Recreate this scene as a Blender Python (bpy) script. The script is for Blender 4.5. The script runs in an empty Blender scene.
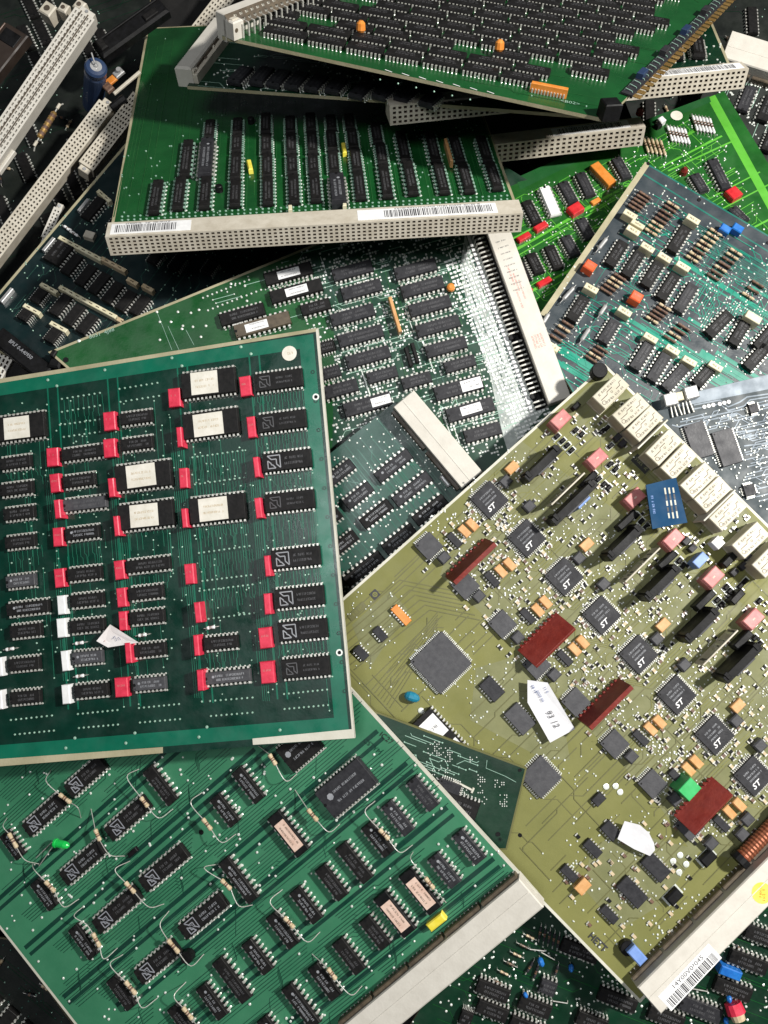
import bpy, math, random
from mathutils import Vector, Matrix
S = 0.00045            # metres per unit (a unit is about one picture dot at the middle of the heap)
D = 850.0              # camera distance in units
G = Matrix.Rotation(math.radians(14), 4, 'X')   # the heap slopes away; this sets its floor level
sc = bpy.context.scene
C = sc.collection
R = random.Random(7)

# ------------------------------------------------------------------ materials
MATS = {}
def mat(name, col, col2=None, rough=.5, metal=0., nscale=60., bump=0., bscale=900., spec=.5, coat=0., ntype='n', lo=.35, hi=.65):
    m = bpy.data.materials.new(name); m.use_nodes = True
    nt = m.node_tree; b = nt.nodes['Principled BSDF']
    b.inputs['Roughness'].default_value = rough
    b.inputs['Metallic'].default_value = metal
    b.inputs['Specular IOR Level'].default_value = spec
    if coat:
        b.inputs['Coat Weight'].default_value = coat
        b.inputs['Coat Roughness'].default_value = .12
    tc = nt.nodes.new('ShaderNodeTexCoord')
    oi = nt.nodes.new('ShaderNodeObjectInfo')
    ad = nt.nodes.new('ShaderNodeVectorMath'); ad.operation = 'ADD'
    nt.links.new(tc.outputs['Object'], ad.inputs[0]); nt.links.new(oi.outputs['Location'], ad.inputs[1])
    if col2 is None: col2 = tuple(min(1, c*1.25+.004) for c in col)
    n = nt.nodes.new('ShaderNodeTexNoise'); n.inputs['Scale'].default_value = nscale; n.inputs['Detail'].default_value = 6
    n.inputs['Roughness'].default_value = .65
    nt.links.new(ad.outputs[0], n.inputs['Vector'])
    r = nt.nodes.new('ShaderNodeValToRGB')
    r.color_ramp.elements[0].position = lo; r.color_ramp.elements[1].position = hi
    r.color_ramp.elements[0].color = (*col, 1); r.color_ramp.elements[1].color = (*col2, 1)
    nt.links.new(n.outputs['Fac'], r.inputs['Fac'])
    nt.links.new(r.outputs['Color'], b.inputs['Base Color'])
    # uneven gloss: grime and finger marks
    n3 = nt.nodes.new('ShaderNodeTexNoise'); n3.inputs['Scale'].default_value = 140; n3.inputs['Detail'].default_value = 4
    nt.links.new(ad.outputs[0], n3.inputs['Vector'])
    mr = nt.nodes.new('ShaderNodeMapRange'); mr.inputs[1].default_value = .3; mr.inputs[2].default_value = .7
    mr.inputs[3].default_value = max(.05, rough-.1); mr.inputs[4].default_value = min(1, rough+.14)
    nt.links.new(n3.outputs['Fac'], mr.inputs[0]); nt.links.new(mr.outputs[0], b.inputs['Roughness'])
    if bump:
        n2 = nt.nodes.new('ShaderNodeTexNoise'); n2.inputs['Scale'].default_value = bscale; n2.inputs['Detail'].default_value = 3
        nt.links.new(ad.outputs[0], n2.inputs['Vector'])
        bp = nt.nodes.new('ShaderNodeBump'); bp.inputs['Strength'].default_value = bump; bp.inputs['Distance'].default_value = .0002
        nt.links.new(n2.outputs['Fac'], bp.inputs['Height']); nt.links.new(bp.outputs[0], b.inputs['Normal'])
    MATS[name] = m
    return m
mat('teal_trace', (.012,.11,.065), (.018,.15,.09), .35)
mat('pcb_teal', (.001,.018,.011), (.002,.032,.020), .3, coat=.25, bump=.15)
mat('pcb_teal_light', (.003,.10,.058), (.005,.135,.078), .3, coat=.25)
mat('pcb_bright', (.032,.16,.082), (.046,.205,.106), .42, coat=.2, bump=.15, nscale=25)
mat('pcb_bright_dark', (.004,.035,.024), (.006,.048,.03), .35, coat=.2)
mat('pcb_olive', (.148,.15,.042), (.19,.188,.056), .58, spec=.35, bump=.15, nscale=30)
mat('pcb_olive_grey', (.146,.152,.064), (.19,.193,.088), .58, spec=.35, bump=.2, nscale=90)
mat('pcb_olive_track', (.10,.10,.03), (.125,.12,.038), .5)
mat('pcb_greygreen', (.014,.058,.044), (.024,.082,.06), .45, coat=.1, bump=.15)
mat('pcb_greygreen_dark', (.008,.04,.022), (.015,.06,.035), .35, coat=.2)
mat('solder_bright', (.80,.84,.82), (.95,.95,.93), .35, metal=.1, nscale=1500)
mat('pcb_green', (.006,.058,.014), (.010,.088,.021), .32, coat=.2, bump=.2, nscale=40)
mat('pcb_green_pale', (.013,.082,.022), (.02,.11,.03), .35)  # lighter green of printed copper under the mask
mat('pcb_deep', (.002,.020,.009), (.0035,.032,.014), .4, coat=.1, bump=.2)
mat('pcb_lime', (.010,.078,.012), (.018,.12,.02), .35, coat=.2, bump=.2)
mat('lime_track', (.085,.36,.03), (.12,.45,.05), .4)
mat('pcb_slate', (.028,.038,.046), (.04,.052,.06), .35, coat=.2, bump=.15)
mat('slate_teal', (.0,.19,.125), (.008,.27,.18), .35, coat=.2)
mat('slate_dim', (.01,.11,.085), (.015,.15,.115), .35)
mat('pcb_navy', (.003,.010,.011), (.005,.017,.018), .4, coat=.05, bump=.2)
mat('pcb_steel', (.008,.020,.026), (.016,.034,.042), .5)
mat('steel_track_sheen', (.13,.16,.19), (.2,.23,.26), .5, metal=.3)
mat('pcb_black', (.006,.008,.007), (.014,.018,.014), .5, bump=.3)
mat('laminate_edge', (.30,.27,.16), (.42,.38,.25), .6, bump=.4)
mat('edge_pale', (.50,.49,.40), (.62,.6,.52), .55, bump=.3)
mat('chip', (.006,.006,.006), (.018,.0165,.016), .55, spec=.2, bump=.35, nscale=500, lo=.3, hi=.8)
mat('chip_grey', (.045,.045,.05), (.068,.068,.073), .5, spec=.35, bump=.3, nscale=400)
mat('chip_mid', (.016,.016,.019), (.032,.032,.036), .52, spec=.28, bump=.3, nscale=400)
mat('tin', (.50,.49,.44), (.72,.71,.66), .34, metal=.45, nscale=1200)
mat('solder', (.62,.66,.60), (.85,.88,.82), .3, metal=.25, nscale=1500)
mat('solder_dim', (.22,.40,.30), (.38,.55,.45), .35, metal=.2, nscale=1500)
mat('tinned_sheen', (.34,.38,.36), (.50,.54,.51), .33, metal=.35, nscale=300)
mat('gold', (.55,.33,.10), (.70,.46,.18), .35, metal=.8)
mat('ink_logo', (.24,.25,.28), (.33,.34,.37), .6)
mat('ink', (.24,.25,.27), (.34,.35,.37), .6)
mat('ink_dim', (.07,.07,.075), (.11,.11,.115), .6)
mat('ink_dark', (.02,.02,.025), (.04,.04,.045), .6)
mat('ink_brown', (.055,.035,.018), (.09,.06,.035), .6)
mat('ink_blue', (.06,.10,.25), (.1,.14,.3), .6)
mat('ink_red', (.5,.15,.12), (.6,.25,.2), .6)
mat('label_cream', (.64,.61,.52), (.76,.73,.65), .7, bump=.3, nscale=180)
mat('label_pink', (.62,.42,.33), (.75,.56,.46), .7, bump=.3, nscale=300)
mat('label_white', (.72,.72,.72), (.85,.85,.84), .65, bump=.2, nscale=200)
mat('conn', (.46,.415,.33), (.58,.535,.445), .5, bump=.3, nscale=150)
mat('conn_white', (.52,.49,.43), (.61,.58,.515), .5, bump=.25, nscale=160, lo=.2, hi=.6)
mat('conn_hole', (.06,.045,.032), (.12,.09,.065), .6)
mat('conn_brown', (.06,.045,.03), (.11,.085,.055), .5, nscale=300)
mat('red', (.55,.018,.05), (.72,.04,.085), .4, bump=.2, nscale=300)
mat('redbox', (.48,.015,.02), (.62,.03,.035), .4, nscale=300)
mat('pink', (.45,.13,.13), (.62,.24,.22), .42, bump=.15, nscale=250)
mat('maroon', (.14,.014,.010), (.19,.024,.016), .5, bump=.6, nscale=300)
mat('orange', (.62,.20,.025), (.72,.27,.05), .42, nscale=300)
mat('orangered', (.68,.09,.025), (.78,.13,.04), .42, nscale=300)
mat('tantal', (.52,.26,.09), (.66,.38,.17), .4, nscale=300)
mat('tan', (.45,.34,.20), (.60,.49,.33), .42, nscale=400)
mat('rbrown', (.07,.035,.025), (.20,.12,.08), .42, nscale=900)
mat('band', (.06,.035,.025), (.3,.16,.08), .5, nscale=900)
mat('cream', (.60,.55,.36), (.74,.69,.50), .45, bump=.15, nscale=200)
mat('relay', (.45,.415,.31), (.56,.525,.42), .42, bump=.1, nscale=100)
mat('yellow', (.75,.62,.04), (.85,.74,.12), .5, nscale=200)
mat('blue', (.01,.11,.42), (.02,.18,.55), .4, nscale=300)
mat('bluecap', (.008,.15,.24), (.012,.22,.34), .35, coat=.4)
mat('blue_pale', (.14,.25,.55), (.2,.32,.65), .45, nscale=200)
mat('blue_board', (.006,.045,.11), (.010,.06,.14), .7, spec=.2, nscale=60)
mat('bluecan', (.018,.035,.085), (.03,.055,.12), .35, coat=.3)
mat('green_led', (.0,.42,.05), (.02,.55,.1), .25, coat=.5)
mat('green_box', (.03,.38,.10), (.05,.48,.15), .45, nscale=200)
mat('black', (.004,.004,.004), (.009,.009,.010), .5, spec=.2, bump=.2, nscale=300)
mat('silver', (.42,.42,.42), (.58,.58,.57), .36, metal=.5)
mat('copper', (.22,.07,.035), (.34,.12,.06), .4, metal=.5, nscale=900)
mat('brown', (.018,.012,.009), (.03,.02,.015), .5)
mat('paper', (.74,.68,.66), (.82,.78,.77), .8, bump=.3, nscale=100)
mat('paper_white', (.58,.58,.6), (.66,.66,.68), .8, bump=.2, nscale=100)
mat('soil', (.004,.004,.004), (.012,.011,.010), .8, bump=.8)

# ------------------------------------------------------------------ mesh builder
class MB:
    def __init__(s): s.v = []; s.f = []; s.m = []; s.T = None
    def av(s, p):
        if s.T is not None: p = s.T @ Vector(p)
        s.v.append((p[0], p[1], p[2])); return len(s.v)-1
    def face(s, pts, m): s.f.append([s.av(p) for p in pts]); s.m.append(m)
    def loft(s, rings, m, mt=None, cap=True, bot=False):
        ids = [[s.av(p) for p in r] for r in rings]; n = len(rings[0])
        for a, b in zip(ids, ids[1:]):
            for i in range(n):
                s.f.append([a[i], a[(i+1) % n], b[(i+1) % n], b[i]]); s.m.append(m)
        if cap: s.f.append(list(ids[-1])); s.m.append(mt or m)
        if bot: s.f.append(list(reversed(ids[0]))); s.m.append(m)
    def box(s, cx, cy, z0, z1, sx, sy, m, ang=0, ch=0., mt=None):
        ca, sa = math.cos(ang), math.sin(ang)
        def ring(hx, hy, z): return [(cx+x*ca-y*sa, cy+x*sa+y*ca, z) for x, y in ((-hx,-hy),(hx,-hy),(hx,hy),(-hx,hy))]
        rs = [ring(sx/2, sy/2, z0)]
        if ch: rs += [ring(sx/2, sy/2, z1-ch), ring(sx/2-ch, sy/2-ch, z1)]
        else: rs += [ring(sx/2, sy/2, z1)]
        s.loft(rs, m, mt, bot=True)
    def quad(s, cx, cy, z, sx, sy, m, ang=0):
        ca, sa = math.cos(ang), math.sin(ang)
        s.face([(cx+x*ca-y*sa, cy+x*sa+y*ca, z) for x, y in ((-sx/2,-sy/2),(sx/2,-sy/2),(sx/2,sy/2),(-sx/2,sy/2))], m)
    def disc(s, cx, cy, z, r, m, n=8, r0=0, dome=0):
        a0 = R.random()
        ring = [(cx+r*math.cos(a0+i*2*math.pi/n), cy+r*math.sin(a0+i*2*math.pi/n)) for i in range(n)]
        if dome:
            s.loft([[(x, y, .02) for x, y in ring], [(x, y, z) for x, y in ring], [(cx+(x-cx)*.6, cy+(y-cy)*.6, z+dome) for x, y in ring]], m)
        elif r0:
            for i in range(n):
                (x, y), (X, Y) = ring[i], ring[(i+1) % n]; k = r0/r
                s.face([(x, y, z), (X, Y, z), (cx+(X-cx)*k, cy+(Y-cy)*k, z), (cx+(x-cx)*k, cy+(y-cy)*k, z)], m)
        else: s.face([(x, y, z) for x, y in ring], m)
    def cyl(s, p, q, r, m, n=10, r2=None, me=None):
        p, q = Vector(p), Vector(q); d = (q-p).normalized()
        a = d.orthogonal().normalized(); b = d.cross(a); r2 = r if r2 is None else r2
        A = [p+(a*math.cos(t)+b*math.sin(t))*r for t in [i*2*math.pi/n for i in range(n)]]
        B = [q+(a*math.cos(t)+b*math.sin(t))*r2 for t in [i*2*math.pi/n for i in range(n)]]
        s.loft([A, B], m, me, bot=True)
    def spin(s, p, q, prof, m, n=12):      # prof: list of (t along pq 0..1, radius, material)
        p, q = Vector(p), Vector(q); d = (q-p); a = d.normalized().orthogonal().normalized(); b = d.normalized().cross(a)
        prev = None
        for t, r, mm in prof:
            ids = [s.av(p+d*t+(a*math.cos(i*2*math.pi/n)+b*math.sin(i*2*math.pi/n))*r) for i in range(n)]
            if prev:
                for i in range(n): s.f.append([prev[i], prev[(i+1) % n], ids[(i+1) % n], ids[i]]); s.m.append(mm)
            else: s.f.append(list(reversed(ids))); s.m.append(mm)
            prev = ids
        s.f.append(prev); s.m.append(prof[-1][2])
    def tube(s, pts, r, m, n=6):
        for a, b in zip(pts, pts[1:]): s.cyl(a, b, r, m, n)
        
    def ribbon(s, pts, w, z, m):
        n = len(pts); L = []; Rr = []
        for i in range(n):
            a = Vector(pts[max(0, i-1)]); b = Vector(pts[min(n-1, i+1)]); d = (b-a)
            if d.length < 1e-6: d = Vector((1, 0))
            d.normalize(); nn = Vector((-d.y, d.x))*w/2; p = Vector(pts[i])
            L.append((p.x+nn.x, p.y+nn.y, z)); Rr.append((p.x-nn.x, p.y-nn.y, z))
        for i in range(n-1): s.face([Rr[i], Rr[i+1], L[i+1], L[i]], m)
    def mesh(s, name):
        me = bpy.data.meshes.new(name)
        me.from_pydata([(x*S, y*S, z*S) for x, y, z in s.v], [], s.f)
        names = []
        for m in s.m:
            if m not in names: names.append(m)
        for m in names: me.materials.append(MATS[m])
        ix = {m: i for i, m in enumerate(names)}
        me.polygons.foreach_set('material_index', [ix[m] for m in s.m]); me.update()
        return me

TXT = {}
def text_tris(t, bold=False):
    if t in TXT: return TXT[t]
    cu = bpy.data.curves.new('t', 'FONT'); cu.body = t; cu.resolution_u = 2; cu.size = 1
    if bold: cu.offset = .02
    o = bpy.data.objects.new('t', cu); C.objects.link(o)
    dg = bpy.context.evaluated_depsgraph_get(); dg.update()
    me = o.evaluated_get(dg).to_mesh()
    vs = [(v.co.x, v.co.y) for v in me.vertices]; fs = [list(p.vertices) for p in me.polygons]
    o.evaluated_get(dg).to_mesh_clear()
    bpy.data.objects.remove(o); bpy.data.curves.remove(cu)
    if vs:
        x0 = min(v[0] for v in vs); x1 = max(v[0] for v in vs); y0 = min(v[1] for v in vs); y1 = max(v[1] for v in vs)
        vs = [((x-x0)/(y1-y0), (y-y0)/(y1-y0)) for x, y in vs]; w = (x1-x0)/(y1-y0)
    else: w = 1
    TXT[t] = (vs, fs, w); return TXT[t]
def text(mb, t, cx, cy, z, h, m, ang=0, shear=0, w=None, bold=False):
    vs, fs, tw = text_tris(t, bold); k = 1 if w is None else w/(tw*h)
    ca, sa = math.cos(ang), math.sin(ang); base = len(mb.v)
    for x, y in vs:
        X = (x-tw/2)*h*k + shear*(y-.5)*h; Y = (y-.5)*h
        mb.av((cx+X*ca-Y*sa, cy+X*sa+Y*ca, z))
    for f in fs: mb.f.append([base+i for i in f]); mb.m.append(m)
def scribble(mb, cx, cy, z, w, h, m, ang=0, rr=R):     # print too small to read
    n = max(2, int(w/(h*.7))); ca, sa = math.cos(ang), math.sin(ang)
    for i in range(n):
        if rr.random() < .1: continue
        x = -w/2+(i+.5)*w/n; cw = w/n*.55; t = h*.17
        for (ox, oy, sx, sy) in rr.sample([(-cw/2, 0, t, h), (cw/2, 0, t, h), (0, h/2-t/2, cw, t), (0, -h/2+t/2, cw, t), (0, 0, cw, t)], 3):
            X = x+ox; mb.quad(cx+X*ca-oy*sa, cy+X*sa+oy*ca, z, sx, sy, m, ang)
def barcode(mb, cx, cy, z, w, h, m, ang=0, rr=R):
    x = -w/2; ca, sa = math.cos(ang), math.sin(ang)
    while x < w/2-1:
        t = rr.choice((.5, .8, 1.2, .5)); mb.quad(cx+(x+t/2)*ca, cy+(x+t/2)*sa, z, t, h, m, ang); x += t+rr.choice((.5, .7, 1.1))
def stroke_poly(mb, pts, w, z, m):
    for a, b in zip(pts, pts[1:]+pts[:1]):
        mb.ribbon([a, b], w, z, m)
def arrow_logo(mb, cx, cy, s, z, m, ang):
    A = [(0,1),(1,1),(1,0),(.7,.3),(.7,.7),(.3,.7)]; B = [(0,.62),(0,0),(.62,0),(.62,.0),(.38,.27),(.27,.27),(.27,.38)]
    ca, sa = math.cos(ang), math.sin(ang)
    for P in (A, B):
        q = [((x-.5)*s, (y-.5)*s) for x, y in P]
        stroke_poly(mb, [(cx+x*ca-y*sa, cy+x*sa+y*ca) for x, y in q], s*.085, z, m)

# ------------------------------------------------------------------ frames
def unproj(px, py, z): k = (D-z)/D; return Vector(((px-384)*k, (512-py)*k, z))
def link(o): C.objects.link(o); return o
class Bd:
    """a thing lying on its own plane; three picture points with heights fix the plane"""
    def __init__(s, name, label, cat, zs, udir, group=None, empty=True):
        P = [unproj(*a) for a in zs]
        n = (P[1]-P[0]).cross(P[2]-P[0]).normalized()
        if n.z < 0: n = -n
        s.n = n; s.O = P[0]
        a = s.hit(udir[0], udir[1]); b = s.hit(udir[2], udir[3])
        s.u = (b-a).normalized(); s.v = n.cross(s.u)
        M = Matrix(((s.u.x, s.v.x, n.x, s.O.x*S), (s.u.y, s.v.y, n.y, s.O.y*S), (s.u.z, s.v.z, n.z, s.O.z*S), (0, 0, 0, 1)))
        s.M = G @ M; s.name = name; s.root = None; s.label = label; s.cat = cat; s.group = group
        if empty:
            s.root = link(bpy.data.objects.new(name, None)); s.root.empty_display_size = .01; s.root.matrix_world = s.M; s.tag(s.root)
    def tag(s, o):
        o['label'] = s.label; o['category'] = s.cat
        if s.group: o['group'] = s.group
    def hit(s, px, py, h=0.):
        d = Vector((px-384, 512-py, -D)); c = Vector((0, 0, D))
        t = (h - s.n.dot(c-s.O))/s.n.dot(d); return c+d*t
    def p(s, px, py, h=0.):
        w = s.hit(px, py, h)-s.O; return (w.dot(s.u), w.dot(s.v))
    def put(s, name, me, x=0, y=0, z=0, ang=0, parent=None, label=None, euler=None):
        if isinstance(me, MB): me = me.mesh(name)
        o = link(bpy.data.objects.new(name, me))
        if parent is None: parent = s.root
        if parent is not None:
            o.parent = parent; o.location = (x*S, y*S, z*S); o.rotation_euler = euler or (0, 0, ang)
        else:
            o.matrix_world = s.M @ Matrix.Translation((x*S, y*S, z*S)) @ Matrix.Rotation(ang, 4, 'Z'); s.tag(o)
        if label: o['label'] = label
        return o
    def seg(s, a, b, h=0, snap=True):
        p, q = s.p(*a, h), s.p(*b, h); dx, dy = q[0]-p[0], q[1]-p[1]
        an = math.atan2(dy, dx)
        if snap:
            k = round(an/(math.pi/2))*math.pi/2
            if abs(an-k) < .16: an = k+R.uniform(-.006, .006)
        return (p[0]+q[0])/2, (p[1]+q[1])/2, math.hypot(dx, dy), an

CACHE = {}
def cached(key, fn):
    if key not in CACHE: CACHE[key] = fn()
    return CACHE[key]

# ---------------------------------------------------------------- part makers
def dip_body(L, w, h, m, mark, seed):
    mb = MB(); rr = random.Random(seed)
    def ring(hx, hy, z): return [(-hx,-hy,z),(hx,-hy,z),(hx,hy,z),(-hx,hy,z)]
    hx, hy = L/2, w/2; zm = h*.58
    mb.loft([ring(hx-.5, hy-.5, 1.4), ring(hx, hy, zm-.3), ring(hx, hy, zm+.3), ring(hx-.7, hy-.7, h-.25), ring(hx-.95, hy-.95, h)], m, bot=True)
    # end notch and pin-one dimple
    mb.disc(-hx+1.9, 0, h+.03, min(1.7, w*.13), 'black', 10)
    mb.disc(-hx+2.4, -hy+2.4, h+.03, .7, 'black', 8)
    ink = 'ink' if mark in ('amd', 's2') else 'ink_dim'
    if mark == 'amd1':
        arrow_logo(mb, -L*.26, 0, w*.66, h+.05, 'ink', 0)
        for y in (.14, -.14): scribble(mb, L*.14, y*w, h+.05, L*.38, w*.12, 'ink_dim', 0, rr)
    if mark == 'amd':
        arrow_logo(mb, -L*.25, 0, w*.74, h+.05, 'ink_logo', 0); arrow_logo(mb, -L*.25-.4, -.4, w*.36, h+.06, 'ink_logo', 0)
        for y in (.14, -.14): scribble(mb, L*.16, y*w, h+.05, L*.40, w*.15, 'ink_dim' if seed % 3 else 'ink', 0, rr)
    elif mark == 'amdd':
        arrow_logo(mb, -L*.28, 0, w*.55, h+.05, 'ink_dim', 0)
        for y in (.12, -.12): scribble(mb, L*.12, y*w, h+.05, L*.34, w*.1, 'ink_dim', 0, rr)
    elif mark in ('s', 's2'):
        for y in (.15, -.15): scribble(mb, L*.05, y*w, h+.05, L*(.5+.15*rr.random()), min(w*.17, 2.3), ink, 0, rr)
        if mark == 's2': mb.disc(-L*.3, .1*w, h+.05, w*.11, ink, 7)
    return mb.mesh('dip_chip')
def pin_row_mesh(L, n, w, h, side, kind):
    mb = MB(); p = L/n; y0 = w/2
    zm = h*.58
    for i in range(n):
        x = (i-(n-1)/2)*p*.985; j = R.uniform(-.12, .12)
        mb.box(x, side*(y0+.75), zm-.35, zm+.3, p*.44, 2.1, kind)
        mb.box(x+j, side*(y0+1.75), 1.0, zm+.28, p*.44, .6, kind)
        mb.box(x+j, side*(y0+1.8), 0., 1.2, p*.24, .5, kind)
        mb.disc(x, side*(y0+1.8), .12, p*.24, 'solder', 7, dome=.5)
    return mb.mesh('pin_row')
def dip(b, x1, y1, x2, y2, w=13., n=8, mark='s', m='chip', h=7.5, lab=None, labm='label_cream', z=0, kind='tin', pins=True, name='dip_chip', snap=True, label=None, nv=4):
    cx, cy, L, an = b.seg((x1, y1), (x2, y2), h+z, snap)
    L = round(L); sd = R.randrange(nv)
    me = cached(('dip', L, w, h, m, mark, sd), lambda: dip_body(L, w, h, m, mark, sd))
    o = b.put(name, me, cx, cy, z, an, label=label)
    if pins:
        for side in (1, -1):
            pm = cached(('pin', L, n, w, h, side, kind), lambda: pin_row_mesh(L, n, w, h, side, kind))
            b.put('pin_row', pm, parent=o)
    if lab:
        a0, a1, hh = lab[:3]; txt = lab[3] if len(lab) > 3 else None
        mb = MB(); lx = (a0+a1)/2*L-L/2; lw = (a1-a0)*L; lh = w*hh
        mb.box(lx, R.uniform(-.03, .03)*w, h-.1, h+.22, lw, lh, labm, R.uniform(-.02, .02))
        if labm == 'label_cream':
            for y in (.12, -.12): scribble(mb, lx, y*w, h+.25, lw*.7, w*.08, 'tan')
        else:
            for y in (.18, -.14): scribble(mb, lx, y*w, h+.25, lw*.72, lh*.16, 'ink_brown' if labm == 'label_pink' else 'ink_dim')
        b.put('paper_label', mb, parent=o)
    return o
def blk(b, px, py, sx, sy, h, m, ang=None, name='capacitor', z=0, ch=.6, detail=None, label=None, key=True):
    """rounded block whose top is seen at px,py; ang is None for board axis, or a pair of picture points"""
    x, y = b.p(px, py, h+z)
    a = 0 if ang is None else ang
    def mk():
        mb = MB(); mb.box(0, 0, 0, h, sx, sy, m, 0, ch)
        if detail: detail(mb, sx, sy, h)
        return mb.mesh(name)
    me = cached(('blk', sx, sy, h, m, ch, name, detail.__name__ if detail else 0), mk) if key else mk()
    return b.put(name, me, x, y, z, a+R.uniform(-.03, .03), label=label)
def qfp(b, px, py, side, m='chip_mid', h=5., n=11, mark=None, name='square_chip', sy=None, sides=4, rot=0):
    x, y = b.p(px, py, h); sy = sy or side
    sd = R.randrange(3)
    def body():
        mb = MB(); rr = random.Random(sd)
        def ring(k, z): return [(-side/2+k,-sy/2+k,z),(side/2-k,-sy/2+k,z),(side/2-k,sy/2-k,z),(-side/2+k,sy/2-k,z)]
        mb.loft([ring(.5, .5), ring(0, h*.5), ring(.35, h-.15), ring(.6, h)], m, bot=True)
        mb.disc(-side/2+2.6, sy/2-2.6, h+.04, 1.0, 'black', 10)
        if mark == 'st':
            text(mb, 'ST', -3.6, -7.0, h+.06, 5.2, 'label_white', 0, .35, bold=True, w=9)
            for yy in (6.5, 2.6, -1.3): scribble(mb, 1, yy, h+.06, side*.58, 1.7, 'ink', 0, rr)
        elif mark == 's':
            for yy in (.12, -.12): scribble(mb, 0, yy*sy, h+.06, side*.6, sy*.1, 'ink_dim', 0, rr)
        return mb.mesh(name)
    me = cached(('qfp', side, sy, m, h, mark, sd), body)
    o = b.put(name, me, x, y, 0, rot)
    def pins(vert):
        mb = MB(); L = sy if vert else side; W = side if vert else sy; k = max(3, int(n*L/max(side, sy))); p = (L-3)/k
        for sg in (1, -1):
            for i in range(k):
                t = (i-(k-1)/2)*p; q = sg*(W/2+.7)
                if vert: mb.box(q, t, h*.3, h*.5, 1.8, p*.5, 'tin'); mb.box(q+sg*.9, t, .05, h*.5, .5, p*.5, 'tin'); mb.box(q+sg*1.3, t, .05, .4, 1.4, p*.55, 'solder')
                else: mb.box(t, q, h*.3, h*.5, p*.5, 1.8, 'tin'); mb.box(t, q+sg*.9, .05, h*.5, p*.5, .5, 'tin'); mb.box(t, q+sg*1.3, .05, .4, p*.55, 1.4, 'solder')
        return mb.mesh('pins')
    if sides in (4, 'h'): b.put('pins', cached(('qp', side, sy, h, n, 0), lambda: pins(False)), parent=o)
    if sides in (4, 'v'): b.put('pins', cached(('qp', side, sy, h, n, 1), lambda: pins(True)), parent=o)
    return o
def resistor(b, bx1, by1, bx2, by2, leads=(), lz=None, r=2.0, m='tan', z=4.5, name='resistor', wm='tin', wr=.38, smooth=False):
    p, q = b.p(bx1, by1, z), b.p(bx2, by2, z)
    mb = MB(); P, Q = Vector((*p, z)), Vector((*q, z)); O = (P+Q)/2; O.z = 0
    P -= O; Q -= O
    mb.spin(P, Q, [(0, r*.5, m), (.05, r*.95, m), (.22, r, m), (.26, r*.84, m), (.36, r*.84, m), (.40, r*.86, 'band'), (.46, r*.86, 'band'), (.5, r*.84, m), (.56, r*.84, 'rbrown'), (.62, r*.84, 'rbrown'), (.74, r*.84, m), (.78, r, m), (.95, r*.95, m), (1, r*.5, m)], m)
    st, en = leads if leads else ((), ())
    def path(base, pts):
        out = [base]
        for i, t in enumerate(pts):
            zz = 0 if i == len(pts)-1 else z+2
            x, y = b.p(t[0], t[1], zz); out.append(Vector((x-O.x, y-O.y, zz)))
        if smooth and len(out) > 1:
            far = Q if base is P else P
            c = [base+(base-far)*.3]+out+[out[-1]*2-out[-2]]; o2 = []
            for i in range(1, len(c)-2):
                for k in range(5):
                    t = k/5; o2.append(.5*((2*c[i])+(c[i+1]-c[i-1])*t+(2*c[i-1]-5*c[i]+4*c[i+1]-c[i+2])*t*t+(3*c[i]-c[i-1]-3*c[i+1]+c[i+2])*t**3))
            out = o2+[out[-1]]
        return out
    if st: mb.tube(path(P, st), wr, wm)
    if en: mb.tube(path(Q, en), wr, wm)
    if not leads:
        d = (Q-P).normalized()*3.
        mb.tube([P, P-d, P-d-Vector((0, 0, z))], wr, wm); mb.tube([Q, Q+d, Q+d-Vector((0, 0, z))], wr, wm)
    return b.put(name, mb, O.x, O.y, 0, 0)
def rgroup(b, x1, y1, x2, y2, n, dx, dy, m='rbrown', r=1.7, name='resistor'):
    """n resistors side by side from point to point, each dx,dy long in the picture"""
    for i in range(n):
        t = i/max(1, n-1); x = x1+(x2-x1)*t; y = y1+(y2-y1)*t; mm = R.choice((m, m, 'tan')) if m == 'rbrown' else m
        resistor(b, x-dx/2, y-dy/2, x+dx/2, y+dy/2, r=r, m=mm, z=3)
def hole_face(mb, O, U, V, N, cols, rows, mx, my, depth, fm, hm, fx=.5, fy=.5):
    """flat face (O corner, U and V full extents, N outward unit) with a grid of real recesses"""
    O, U, V, N = Vector(O), Vector(U), Vector(V), Vector(N); Lu, Lv = U.length, V.length; u, v = U/Lu, V/Lv
    xs = [0.]; cw = (Lu-2*mx)/cols
    for i in range(cols): xs += [mx+cw*(i+.5-fx/2), mx+cw*(i+.5+fx/2)]
    xs.append(Lu); ys = [0.]; ch = (Lv-2*my)/rows
    for j in range(rows): ys += [my+ch*(j+.5-fy/2), my+ch*(j+.5+fy/2)]
    ys.append(Lv)
    P = lambda x, y, d=0: O+u*x+v*y-N*d
    for j in range(len(ys)-1):
        if j % 2 == 0: mb.face([P(0, ys[j]), P(Lu, ys[j]), P(Lu, ys[j+1]), P(0, ys[j+1])], fm)
        else:
            for i in range(len(xs)-1):
                a, b_, c, d = xs[i], xs[i+1], ys[j], ys[j+1]
                if i % 2 == 0: mb.face([P(a, c), P(b_, c), P(b_, d), P(a, d)], fm)
                else:
                    q = [(a, c), (b_, c), (b_, d), (a, d)]
                    for k in range(4):
                        (X, Y), (X2, Y2) = q[k], q[(k+1) % 4]
                        mb.face([P(X, Y), P(X2, Y2), P(X2, Y2, depth), P(X, Y, depth)], hm if k != 2 else fm)
                    mb.face([P(x, y, depth) for x, y in q], hm)
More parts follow.
